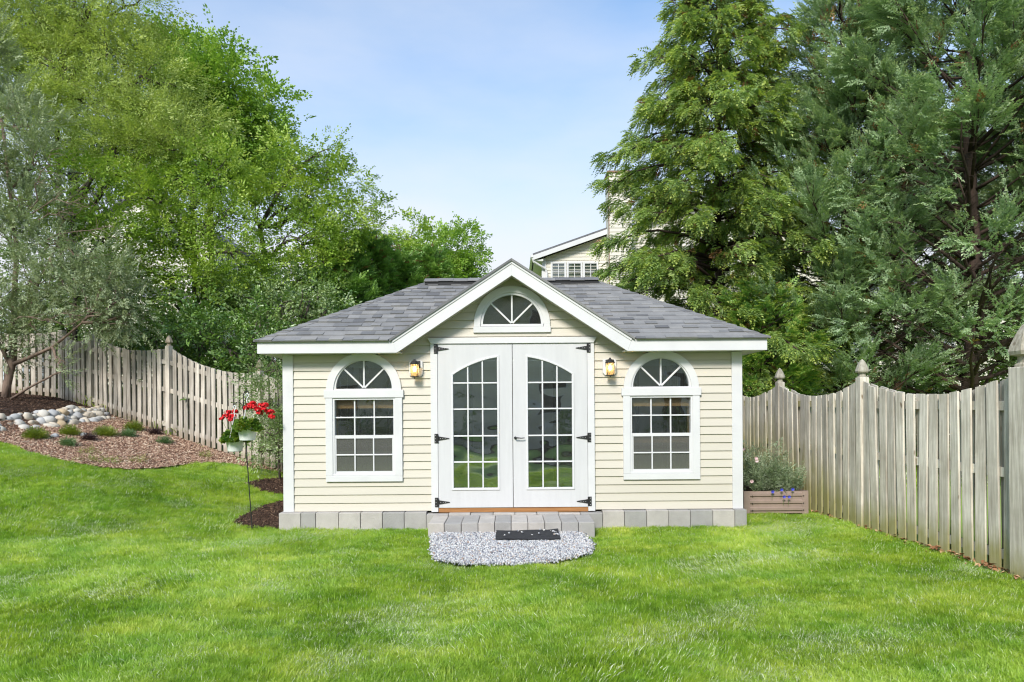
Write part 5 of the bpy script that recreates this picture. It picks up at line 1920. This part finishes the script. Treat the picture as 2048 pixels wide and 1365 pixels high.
# shrubs behind the left fence
sh = [('dense dark green shrub mass filling in between the pale flowering shrub and the far fence', [(600, 640, 60, 45), (520, 585, 55, 40), (450, 610, 50, 45), (640, 580, 45, 40)], 16.6, 'shrubdark'),
      ('dark glossy shrub behind the left fence beside the shed corner', [(500, 690, 55, 60), (548, 720, 35, 55), (460, 700, 50, 50), (520, 650, 45, 35)], 14.3, 'shrubdark'),
      ('mid green shrub behind the first left fence post', [(400, 665, 55, 45), (350, 690, 45, 40), (430, 640, 40, 35)], 14.6, 'shrubdark'),
      ('pale flowering shrub rising above the dark ones towards the roof corner', [(560, 610, 62, 42), (620, 600, 48, 40), (510, 600, 45, 35), (655, 620, 30, 35)], 15.5, 'shrublight'),
      ('leafy shrub drooping over the middle of the left fence', [(300, 670, 60, 40), (240, 660, 50, 40), (330, 640, 45, 30)], 15.6, 'shrubdark'),
      ('tall mid green shrub behind the forked trunks', [(560, 560, 55, 40), (480, 560, 50, 40), (620, 560, 45, 35)], 17.6, 'shrubdark'),
      ('yellow green shrub between the fence and the pale house', [(430, 590, 50, 30), (350, 610, 60, 32), (290, 600, 50, 32)], 17, 'elm'),
      ('broad green shrub filling in behind the juniper', [(190, 600, 90, 60), (100, 640, 70, 60), (60, 560, 70, 60), (230, 560, 50, 50)], 16.2, 'shrubdark')]
for lab, lb, Z_, mt in sh:
    c0 = at(lb[0][0], 815, Z_)
    g0 = h1(c0.x, c0.y)
    lo_ = [lobe(a, b, Z_, c, d, .9) for a, b, c, d in lb]
    # fill down to the ground
    lo_ += [((c.x, c.y, max(g0 + .5, c.z - 1.0)), (r[0], r[1], .7)) for c, r in lo_[:3]]
    broadleaf('shrub', lab, [(c0.x, c0.y, g0 - .05), (c0.x, c0.y, g0 + .5), (c0.x, c0.y, g0 + 1.0)], lo_, M[mt], M['bark'], T_shrub, 75, .05, (.8, 1.5), .35, cat='shrub', group='shrubs behind the left fence', tips_k=2)
# low evergreen mass seen under the right trees
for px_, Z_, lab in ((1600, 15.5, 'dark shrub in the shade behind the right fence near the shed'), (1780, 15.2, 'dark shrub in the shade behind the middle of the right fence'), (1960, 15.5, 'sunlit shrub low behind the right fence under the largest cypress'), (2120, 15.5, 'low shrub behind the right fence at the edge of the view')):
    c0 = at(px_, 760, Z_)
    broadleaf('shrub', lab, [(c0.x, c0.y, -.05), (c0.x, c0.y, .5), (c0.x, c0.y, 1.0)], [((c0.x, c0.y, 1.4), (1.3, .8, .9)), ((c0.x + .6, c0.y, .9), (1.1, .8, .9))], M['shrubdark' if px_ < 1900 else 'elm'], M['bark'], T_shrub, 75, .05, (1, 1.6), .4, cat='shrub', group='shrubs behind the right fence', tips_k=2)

# --- the juniper at the left edge
def juniper(name, label, stems, lobes, per, dead=()):
    base = Vector(stems[0][0])
    t = empty(name, base)
    tag(t, label, 'tree')
    s = MB()
    rd = random.Random(5)
    for st in stems:
        n_ = len(st)
        r0 = .085 if st is stems[0] else .045
        s.tube([Vector(p) for p in st], [r0 * (1 - .7 * i / (n_ - 1)) for i in range(n_)], 8)
    P_, D_ = [], []
    allp = [Vector(p) for st in stems for p in st[1:]]
    for c, r in lobes:
        c = Vector(c)
        a = min(allp, key=lambda p: (p - c).length)
        lp = limb(s, a, c, .03, .012, -.05, 5, .1, rd)
        area = math.pi * r[0] * r[2]
        nt_ = max(5, int(area * 9))
        tp_, tv = ellipsoid_points(c, r, nt_, .2)
        for p, v in zip(tp_, tv):
            limb(s, lp[rd.choice((2, 3, 4, 5))], p, .012, .004, .0, 3, .1, rd)
            m_ = int(per * area / nt_) + 3
            q = rng.normal(0, 1, (m_, 3)) * .17
            P_.append(np.array(p) + q)
            dd = np.array(v) + q / .3 + rng.normal(0, .3, (m_, 3)) + [.25, 0, .25]
            D_.append(dd)
    s.build('trunk', M['bark_pale'], t, smooth=True, loc=base)
    s = MB()
    for a, b in dead:
        lp = limb(s, a, b, .014, .003, .06, 6, .10, rd)
        for p in lp[2:]:
            for _ in range(3):
                limb(s, p, p + Vector((rd.uniform(-.1, .5), rd.uniform(-.3, .2), rd.uniform(-.25, .25))), .005, .0015, .05, 3, .15, rd)
    if dead:
        s.build('dead_twigs', M['bark_pale'], t)['kind'] = 'stuff'
    P_ = np.vstack(P_); D_ = np.vstack(D_)
    scatter('crown', T_jun, [M['juniper']], P_, eulers(D_, .5), rng.uniform(.8, 1.4, len(P_)), rng.integers(0, 3, len(P_)), t, base)
    print('juniper', len(P_))
Zj = 13.4
a_ = lambda x, y, z=Zj: at(x, y, z)
juniper('juniper_tree', 'grey green spreading juniper with pale leaning trunk at the left edge behind the stones',
        [[a_(11, 812), a_(14, 770), a_(24, 730), a_(28, 690), a_(28, 600), a_(34, 500), a_(20, 380), a_(5, 250)],
         [a_(24, 730), a_(60, 715, 13.2), a_(105, 695, 12.9), a_(138, 668, 12.7), a_(165, 645, 12.5)],
         [a_(24, 735), a_(5, 700), a_(-25, 640), a_(-50, 560)],
         [a_(28, 640), a_(60, 600), a_(100, 520), a_(125, 470)]],
        [lobe(20, 200, 13.8, 42, 55), lobe(60, 255, 13.6, 52, 45), lobe(10, 330, 13.5, 70, 60), lobe(75, 320, 13.4, 35, 45), lobe(60, 420, 13.4, 60, 45), lobe(10, 470, 13.3, 60, 45),
         lobe(100, 490, 13.2, 60, 30), lobe(170, 520, 13.0, 62, 32), lobe(225, 540, 12.9, 50, 34), lobe(255, 590, 12.8, 42, 34), lobe(200, 600, 12.8, 62, 38), lobe(130, 580, 13, 60, 40), lobe(60, 560, 13.2, 60, 45),
         lobe(195, 645, 12.7, 45, 22), lobe(260, 630, 12.7, 40, 20), lobe(60, 650, 13.2, 55, 30), lobe(-10, 600, 13.2, 50, 60), lobe(20, 700, 13.6, 30, 35), lobe(120, 730, 12.6, 18, 9), lobe(-20, 120, 14, 60, 60)],
        330, [(a_(60, 420, 13), a_(100, 310, 12.8)), (a_(60, 430, 13), a_(170, 395, 12.7)), (a_(75, 440, 13), a_(150, 430, 12.6)), (a_(100, 640, 12.8), a_(180, 625, 12.4)), (a_(30, 640, 13), a_(140, 650, 12.4)), (a_(95, 480, 13), a_(210, 455, 12.6))])
st_a, st_b = Vector((-10.0, 5.0, h1(-10, 5) + .05)), at(128, 742, 12.8)
s = MB()
limb(s, st_a, st_b, .028, .014, .02, 6, .03)
tag(s.build('fallen_branch', M['bark_pale'], smooth=True, loc=st_a), 'thin bare fallen branch propped on the dark mulch beside the juniper trunk', 'branch')

# --- sapling beside the shed corner
gs = h1(-4.04, 3.2)
broadleaf('sapling', 'slender open sapling with small light leaves growing from the mulch patch beside the shed', [(-4.02, 3.2, gs), (-4.04, 3.2, gs + .5), (-4.02, 3.2, gs + 1.1), (-4.05, 3.2, gs + 1.7)],
          [((-4.05, 3.2, gs + 1.9), (.30, .25, .35)), ((-4.15, 3.15, gs + 1.4), (.38, .3, .35)), ((-4.2, 3.1, gs + .85), (.36, .3, .28)), ((-3.9, 3.2, gs + .8), (.25, .3, .4)), ((-4.35, 3.1, gs + .5), (.25, .2, .15)), ((-3.85, 3.2, gs + 1.5), (.22, .25, .35))],
          M['shrublight'], M['bark'], [spray_broad(12, .2, .04, .022, .5, 30), spray_broad(10, .18, .042, .024, .5, 31), spray_broad(12, .22, .036, .02, .5, 32)], 560, .018, (.7, 1.2), .2, tips_k=5)

# --- plants in the bed
def mound(name, label, x, y, r_, hh, m, n, group=None, flower=None, cat='plant', size=.5):
    z = h1(x, y)
    t = empty(name, (x, y, z))
    tag(t, label, cat, group)
    u = rng.normal(0, 1, (n, 3)); u /= np.linalg.norm(u, axis=1, keepdims=True); u[:, 2] = np.abs(u[:, 2])
    q = rng.random(n) ** .45
    P_ = np.array([x, y, z]) + u * q[:, None] * np.array([r_, r_, hh]) * .85
    d = u + [0, 0, .7] + rng.normal(0, .3, (n, 3))
    scatter('foliage', [spray_broad(12, .14, .035, .014, .4, 40), spray_broad(12, .12, .035, .014, .4, 41), spray_broad(10, .15, .03, .012, .4, 42)], [M[m]], P_, eulers(d, .6), rng.uniform(size, size * 1.6, n), rng.integers(0, 3, n), t)
    if flower:
        s = MB()
        for _ in range(flower):
            v = Vector(rng.normal(0, 1, 3)).normalized(); v.z = abs(v.z) + .3
            p = Vector((x, y, z)) + Vector((v.x * r_, v.y * r_, v.z * hh * .95))
            for k in range(5):
                a = 1.2566 * k
                s.add([p, p + Vector((math.cos(a), math.sin(a), .1)) * .014, p + Vector((math.cos(a + .9), math.sin(a + .9), .1)) * .014], [(0, 1, 2)])
        s.build('flower', M['petal'], t)
    return t
M['petal'] = mat('white_petals', (.75, .72, .68), rough=.6)
M['pinkpetal'] = mat('pale_pink_petals', (.72, .50, .52), rough=.6)
M['mdark'] = leaf_mat('purple_brown_leaves', (.02, .01, .012), (.045, .02, .022), (.08, .035, .035), trans=.2)
M['mteal'] = leaf_mat('blue_green_leaves', (.06, .14, .05), (.12, .23, .08), (.20, .32, .12), trans=.3)
M['mlime'] = leaf_mat('yellow_green_leaves', (.11, .17, .015), (.22, .30, .03), (.36, .42, .05), trans=.4, scale=5)
G9 = 'small plants in the mulch bed'
for (x, y, r_, hh, m, n, fl, lab) in (
        (-8.12, 3.05, .13, .10, 'mlime', 420, 14, 'largest yellow green clump below the left end of the stones'),
        (-7.93, 3.65, .09, .07, 'mlime', 300, 18, 'yellow green clump with small white flowers against the middle stones'),
        (-7.52, 4.0, .13, .10, 'mlime', 420, 20, 'bushy yellow green clump with white flowers at the right part of the stones'),
        (-7.42, 4.75, .09, .10, 'mlime', 320, 16, 'upright yellow green clump between the end of the stones and the fence'),
        (-7.22, 4.22, .06, .04, 'mteal', 200, 0, 'flat blue green plant just below the upright clump near the fence'),
        (-7.50, 3.52, .05, .02, 'mdark', 170, 0, 'low purple brown plant in the middle of the mulch bed'),
        (-7.50, 2.95, .05, .05, 'mteal', 170, 0, 'small round grey green plant alone in the lower mulch bed'),
        (-7.0, 4.75, .045, .02, 'mdark', 170, 0, 'low purple brown plant close to the left fence'),
        (-6.52, 4.18, .05, .05, 'mteal', 150, 0, 'small green plant on the mulch right of the others, near the fence post')):
    mound('bed_plant', lab, x, y, r_, hh, m, n, G9, fl)
for (x, y, lab) in ((-7.0, 2.75, 'small pale weed in the lower middle of the mulch bed'), (-6.75, 2.35, 'patchy weeds at the lawn edge of the mulch bed, leftmost'), (-6.2, 2.75, 'thin weeds near the lawn edge in the right part of the mulch bed'), (-6.5, 2.4, 'patchy weeds at the lawn edge right beside the leftmost ones'), (-5.55, 3.75, 'thin weeds in the mulch under the left fence')):
    mound('weed', lab, x, y, .13, .06, 'mlime', 34, 'weeds in the mulch bed', 0, 'weed', .45)

# --- planter plants
def spiky(name, label, cx, cy, rx, ry, z0, hmin, hmax, n, m, flowers=(), fm=None, fr=.022):
    t = empty(name, (cx, cy, z0))
    tag(t, label, 'plant', 'plants growing in the metal planter')
    rd = np.random.default_rng(len(label))
    pts, dirs, scl = [], [], []
    for i in range(n):
        a = rd.uniform(0, 6.283); q = math.sqrt(rd.random())
        ox, oy = math.cos(a) * q, math.sin(a) * q
        hh = rd.uniform(hmin, hmax)
        l_ = Vector((ox * .35 + rd.normal(0, .12), oy * .35 + rd.normal(0, .12), 1)).normalized()
        for k in range(4):
            p = Vector((cx + ox * rx, cy + oy * ry, z0)) + l_ * hh * (k + rd.uniform(0, .8)) / 4
            pts.append(p); dirs.append(l_ + Vector((rd.normal(0, .45), rd.normal(0, .45), 0))); scl.append(rd.uniform(.8, 1.5))
    scatter('foliage', [spray_fern(.17, 5, .075, 50, .0, bush=.8, nw=.008), spray_fern(.15, 5, .08, 51, .1, bush=.8, nw=.008), spray_fern(.19, 4, .09, 52, .1, bush=.8, nw=.007)], [M[m]], np.array([list(p) for p in pts]), eulers(np.array([list(d) for d in dirs]), .8), scl, rng.integers(0, 3, len(pts)), t)
    for f in flowers:
        s = MB()
        f = Vector(f)
        for lay in (0, 1):
            for k in range(9):
                a = .698 * k + lay * .35
                e1 = Vector((math.cos(a), -.45, math.sin(a) * .9)); e2 = Vector((math.cos(a + .5), -.45, math.sin(a + .5) * .9))
                s.add([f, f + e1 * fr, f + (e1 + e2) * fr * .62, f + e2 * fr], [(0, 1, 2, 3)])
        s.tube([f, f + Vector((0, .02, -.12))], .0018, 4, 1)
        s.build('flower', [fm, M['green_stem']], t)
M['silverleaf'] = leaf_mat('grey_green_stems', (.12, .18, .08), (.26, .34, .19), (.44, .50, .34), trans=.25, scale=6)
M['blue'] = mat('cornflower_blue_petals', (.05, .06, .42), rough=.6)
q_ = lambda px, py, Z: at(px, py, Z)
spiky('dianthus_plant', 'tall grey green spiky plant with pale pink flowers in the planter beside the shed corner', 3.38, 1.15,   .26, .32, .28, .30, .70, 100, 'silverleaf',
      [q_(1486, 898, 9.2), q_(1512, 917, 9.2), q_(1513, 922, 9.15), q_(1503, 963, 9.05), q_(1494, 911, 9.6)], M['pinkpetal'])
spiky('cornflower_plant', 'lower grey green plant with small blue flowers spilling over the right part of the planter', 3.72, 1.15, .28, .32, .27, .14, .38, 95, 'silverleaf',
      [q_(1545, 984, 9.0), q_(1563, 980, 9.0), q_(1585, 979, 9.0), q_(1568, 994, 8.98), q_(1578, 994, 8.98)], M['blue'], .020)
s = MB().lathe([(0, 0), (.10, 0), (.15, .26), (.165, .26), (.165, .31), (.15, .31), (.14, .27), (0, .26)], 24, (3.22, 2.1, .02))
tag(s.build('terracotta_pot', mat('terracotta', (.42, .17, .09), rough=.8), smooth=False, loc=(3.22, 2.1, .02)), 'terracotta pot behind the planter, half hidden by the shed corner', 'pot')

# dry leaves along the foot of the right fence
M['dry'] = random_mat('dry_leaves', [(0, (.16, .07, .03)), (.5, (.34, .17, .08)), (1, (.5, .33, .18))])
n = 420
yy = rng.uniform(-4, 1.0, n); xx = 4.30 - .025 * yy - np.abs(rng.normal(0, .07, n))
def dl(seed):
    vs, fs, ms = [], [], []
    leaf_quad(vs, fs, ms, (0, 0, 0), (0, 1, .1), (0, 0, 1), .07, .035, 0, .3)
    return vs, fs, ms
o = scatter('fallen_leaves', [dl(1), dl(2), dl(3)], [M['dry']], np.stack([xx, yy, .02 + rng.uniform(0, .03, n)], 1), np.stack([rng.normal(0, .4, n), rng.normal(0, .4, n), rng.uniform(0, 6.28, n)], 1), rng.uniform(.5, 1.1, n), rng.integers(0, 3, n))
tag(o, 'dry brown leaves gathered along the foot of the right fence', kind='stuff')

# ------------------------------------------------------------------ houses beyond
def siding_wall(s, x0, x1, y, zs, pitch, xl=None):
    pass
M['hsiding'] = mat('pale_cream_house_siding', (.62, .585, .50), (.59, .555, .475), scale=.6, rough=.6)
M['hroof'] = mat('dark_house_roof', (.10, .10, .11), (.16, .16, .17), scale=8, rough=.9, bump=.4, bscale=20)
M['blind'] = mat('window_blinds', (.55, .57, .56), rough=.6)
M['hglass'] = glass_mat('house_window_glass', .10, tint=(.6, .66, .66), dust=.01)
M['copper'] = mat('rusty_flashing', (.22, .12, .08), rough=.7)

def laps(s, xa, xb, y, z0, z1, pitch, topw=None):
    """clapboard sheet facing -y; topw(z) gives (x0,x1) where the gable narrows"""
    z = z0
    while z < z1 - .01:
        zt_ = min(z + pitch, z1)
        a0, b0 = topw(z) if topw else (xa, xb)
        a1, b1 = topw(zt_) if topw else (xa, xb)
        a0, b0, a1, b1 = max(a0, xa), min(b0, xb), max(a1, xa), min(b1, xb)
        if b0 - a0 > .05:
            s.add([(a0, y - .03, z), (b0, y - .03, z), (b1, y - .008, zt_), (a1, y - .008, zt_), (a0, y, z), (b0, y, z)], [(0, 1, 2, 3), (0, 1, 5, 4)])
        z = zt_

def house_window(root, x, y, z, w_, h_, cols=2, rows=2, trimw=.07):
    f = MB()
    f.box(x - trimw, x, y - .06, y + .02, z - trimw, z + h_ + trimw); f.box(x + w_, x + w_ + trimw, y - .06, y + .02, z - trimw, z + h_ + trimw)
    f.box(x + .001, x + w_ - .001, y - .06, y + .02, z - trimw, z); f.box(x + .001, x + w_ - .001, y - .06, y + .02, z + h_, z + h_ + trimw)
    wn = f.build('window', M['vinyl'], root)
    g_ = MB()
    for i in range(1, cols):
        g_.box(x + w_ * i / cols - .012, x + w_ * i / cols + .012, y - .045, y - .03, z, z + h_)
    for i in range(1, rows):
        g_.box(x, x + w_, y - .044, y - .031, z + h_ * i / rows - .012, z + h_ * i / rows + .012)
    g_.build('muntin', M['vinyl'], wn)
    MB().box(x, x + w_, y - .028, y - .022, z, z + h_).build('pane', M['hglass'], wn)
    b = MB()
    k = z
    while k < z + h_:
        b.add([(x, y + .0, k), (x + w_, y + .0, k), (x + w_, y + .02, k + .04), (x, y + .02, k + .04)], [(0, 1, 2, 3)])
        k += .05
    b.build('blind', M['blind'], wn)

Zh = 26.0
yh = Zh - DIST
root = empty('neighbour_house', (6, yh + 3, 0))
tag(root, 'cream neighbouring house with three small windows and a tall chimney behind the shed', 'house')
wl = at(1086, 556, Zh).x
eave = at(1066, 513, Zh)
xr = 13.5
xm = (wl + xr) / 2
zg = eave.z - .08
top = lambda z: (wl + max(0, (z - zg)) / .345, xr - max(0, (z - zg)) / .345)
s = MB()
laps(s, wl, xr, yh, 5.95, zg + .345 * (xm - wl), .128, top)
laps(s, wl, xr, yh, 0, 5.95, .25)
s.box(wl, xr, yh + .07, yh + 8, 0, zg)
s.add([(wl, yh + 8, zg), (xr, yh + 8, zg), (xm, yh + 8, zg + .345 * (xm - wl))], [(0, 1, 2)])
s.build('wall', M['hsiding'], root)
s = MB()
for sg in (-1, 1):
    xe = eave.x - .02 if sg < 0 else xr + (wl - eave.x)
    ze = eave.z + .03
    zp = ze + .345 * abs(xm - xe)
    s.add([(xe, yh - .35, ze), (xm, yh - .35, zp), (xm, yh + 8.3, zp), (xe, yh + 8.3, ze), (xe, yh - .35, ze - .07), (xm, yh - .35, zp - .07), (xm, yh + 8.3, zp - .07), (xe, yh + 8.3, ze - .07)],
          [(0, 1, 2, 3), (4, 5, 6, 7), (0, 1, 5, 4), (2, 3, 7, 6), (0, 3, 7, 4)])
s.build('roof', M['hroof'], root)
for sg in (-1, 1):
    xe = eave.x if sg < 0 else xr + (wl - eave.x)
    ze = eave.z - .04
    zp = ze + .345 * abs(xm - xe)
    MB().prism([(xe, ze), (xm, zp), (xm, zp - .20), (xe, ze - .18)], yh - .36, yh - .30).build('rake_board', M['trim'], root)
    MB().prism([(xe, ze - .02), (xm, zp - .02), (xm, zp - .06), (xe, ze - .06)], yh - .299, yh - .01).build('soffit', M['soffit'], root)
s = MB()
s.box(eave.x - .10, eave.x - .002, yh - .36, yh + 8.2, eave.z - .12, eave.z - .01)
s.build('gutter', M['vinyl'], root)
s = MB()
s.tube([(eave.x - .04, yh - .30, eave.z - .12), (eave.x + .02, yh - .28, eave.z - .28), (wl + .1, yh - .10, eave.z - .52), (wl + .14, yh - .08, eave.z - .66), (wl + .14, yh - .08, .2)], .045, 8)
s.build('downspout', M['vinyl'], root)
MB().box(eave.x + .04, wl, yh - .28, yh + 8, eave.z - .24, eave.z - .18).build('soffit', M['soffit'], root)
MB().box(wl - .05, wl + .12, yh - .04, yh + .0, 0, zg).build('corner_board', M['trim'], root)
for a, b in ((1105, 1128.5), (1137, 1161), (1169.5, 1193)):
    A, B = at(a, 556, Zh), at(b, 528, Zh)
    house_window(root, A.x, yh, A.z - .35, B.x - A.x, B.z - A.z + .35, 2, 3)
A, B = at(1217.5, 480, Zh - .8), at(1262, 347, Zh - .8)
s = MB().box(A.x, B.x, yh - .85, yh - .03, 0, B.z)
laps(s, A.x, B.x, yh - .86, 0, B.z, .15)
ch = s.build('chimney', M['hsiding'], root)
MB().box(A.x - .05, B.x + .05, yh - .92, yh + .02, B.z, B.z + .07).build('flashing', M['copper'], ch)
s = MB().box(A.x - .015, A.x + .015, yh - .89, yh - .86, 5, B.z)
s.build('corner_trim', M['copper'], ch)

Zl = 30.0
yl = Zl - DIST
root = empty('neighbour_house', (-16, yl + 3, 0))
tag(root, 'pale sided neighbouring house glimpsed through the trees at the left', 'house')
s = MB()
x0, x1 = at(150, 600, Zl).x, at(432, 600, Zl).x
zt_ = at(300, 470, Zl).z
laps(s, x0, x1, yl, 0, zt_, .19)
xm = (x0 + x1) / 2 + 1.0
laps(s, x0, x1, yl, zt_, zt_ + 2.4, .19, lambda z: (x0 + (z - zt_) * 1.5, x1 - (z - zt_) * 1.5))
s.box(x0, x1, yl + .06, yl + 7, 0, zt_)
s.build('wall', M['hsiding'], root)
s = MB()
zp = zt_ + (x1 - x0) / 2 / 1.5
xm = (x0 + x1) / 2
for xe, sg in ((x0 - .3, -1), (x1 + .3, 1)):
    ze = zt_ - .2
    s.add([(xe, yl - .3, ze), (xm, yl - .3, zp), (xm, yl + 7.3, zp), (xe, yl + 7.3, ze), (xe, yl - .3, ze - .15), (xm, yl - .3, zp - .15), (xm, yl + 7.3, zp - .15), (xe, yl + 7.3, ze - .15)], [(0, 1, 2, 3), (4, 5, 6, 7), (0, 1, 5, 4), (2, 3, 7, 6), (0, 3, 7, 4)])
s.build('roof', M['hroof'], root)
A = at(316, 575, Zl - 1.5)
s = MB()
s.add([(A.x - .9, yl - 1.6, A.z - .45), (A.x + .9, yl - 1.6, A.z - .45), (A.x, yl - 1.0, A.z + .2), (A.x - .9, yl, A.z - .4), (A.x + .9, yl, A.z - .4), (A.x, yl, A.z + .3)], [(0, 1, 2), (0, 2, 5, 3), (1, 4, 5, 2), (0, 1, 4, 3)])
s.build('porch_roof', M['hroof'], root)
MB().box(A.x - .8, A.x + .8, yl - 1.4, yl - .05, 0, A.z - .46).build('porch', M['hsiding'], root)
for a, b in ((296, 500), (340, 500), (385, 590)):
    A = at(a, b, Zl)
    house_window(root, A.x, yl, A.z, .8, 1.3, 2, 2)

root = empty('neighbour_house', (15, 30, 0))
tag(root, 'pale house barely visible through the lower branches of the cypresses at the right', 'house')
s = MB()
laps(s, 6.8, 24, 22.5, 0, 6.2, .2)
s.box(6.8, 24, 22.56, 30, 0, 6.2)
s.build('wall', M['hsiding'], root)
s = MB().add([(6.4, 22.1, 6.1), (24.4, 22.1, 6.1), (24.4, 26.3, 8.4), (6.4, 26.3, 8.4), (6.4, 30.4, 6.1), (24.4, 30.4, 6.1)], [(0, 1, 2, 3), (3, 2, 5, 4), (0, 3, 4), (1, 5, 2)])
s.build('roof', M['hroof'], root)
for x in (9, 12.5, 16, 19.5):
    house_window(root, x, 22.5, 3.6, .9, 1.4, 2, 2)
    house_window(root, x, 22.5, .9, .9, 1.4, 2, 2)

# the house whose lawn this is: behind the camera, seen only as a reflection in the glass
root = empty('main_house', (0, -20, 0))
tag(root, 'cream sided house with dark windows reflected in the door glass', 'house')
yb = -17.0
s = MB()
z = 0
while z < 6.0:
    s.add([(-9, yb + .03, z), (8, yb + .03, z), (8, yb + .005, z + .2), (-9, yb + .005, z + .2), (-9, yb, z), (8, yb, z)], [(0, 1, 2, 3), (0, 1, 5, 4)])
    z += .2
s.box(-9, 8, yb - 8, yb - .01, 0, 6)
s.build('wall', M['hsiding'], root)
s = MB().add([(-9.5, yb + .5, 5.9), (8.5, yb + .5, 5.9), (8.5, yb - 4, 8.6), (-9.5, yb - 4, 8.6), (-9.5, yb - 8.5, 5.9), (8.5, yb - 8.5, 5.9)], [(0, 1, 2, 3), (3, 2, 5, 4), (0, 3, 4), (1, 5, 2)])
s.build('roof', M['hroof'], root)
MB().box(-9, 8, yb + .1, yb + 1.7, .0, .02).build('mulch_strip', M['mulch_dark'], root)
dk = mat('dark_reflected_glass', (.03, .035, .04), rough=.1)
for x in (-7, -4.2, .8, 3.2, 5.6):
    for zz in (1.0, 3.9):
        f = MB().box(x - .08, x + 1.08, yb + .035, yb + .06, zz - .08, zz + 1.48).build('window', M['vinyl'], root)
        MB().box(x, x + 1, yb + .062, yb + .07, zz, zz + 1.4).build('pane', dk, f)
for x, r_, wh in ((-5.5, .9, 'leftmost'), (-2.2, .7, 'second from the left'), (2.4, .8, 'third from the left'), (6.5, 1.0, 'rightmost')):
    broadleaf('shrub', wh + ' rounded green shrub at the foot of the reflected house', [(x, yb + 1.2, 0), (x, yb + 1.2, .2), (x, yb + 1.2, .4)], [((x, yb + 1.2, .45), (r_, .6, .55))], M['shrubdark'], M['bark'], T_shrub, 60, .04, (1.2, 2), .4, cat='shrub', group='shrubs at the foot of the reflected house', tips_k=2)
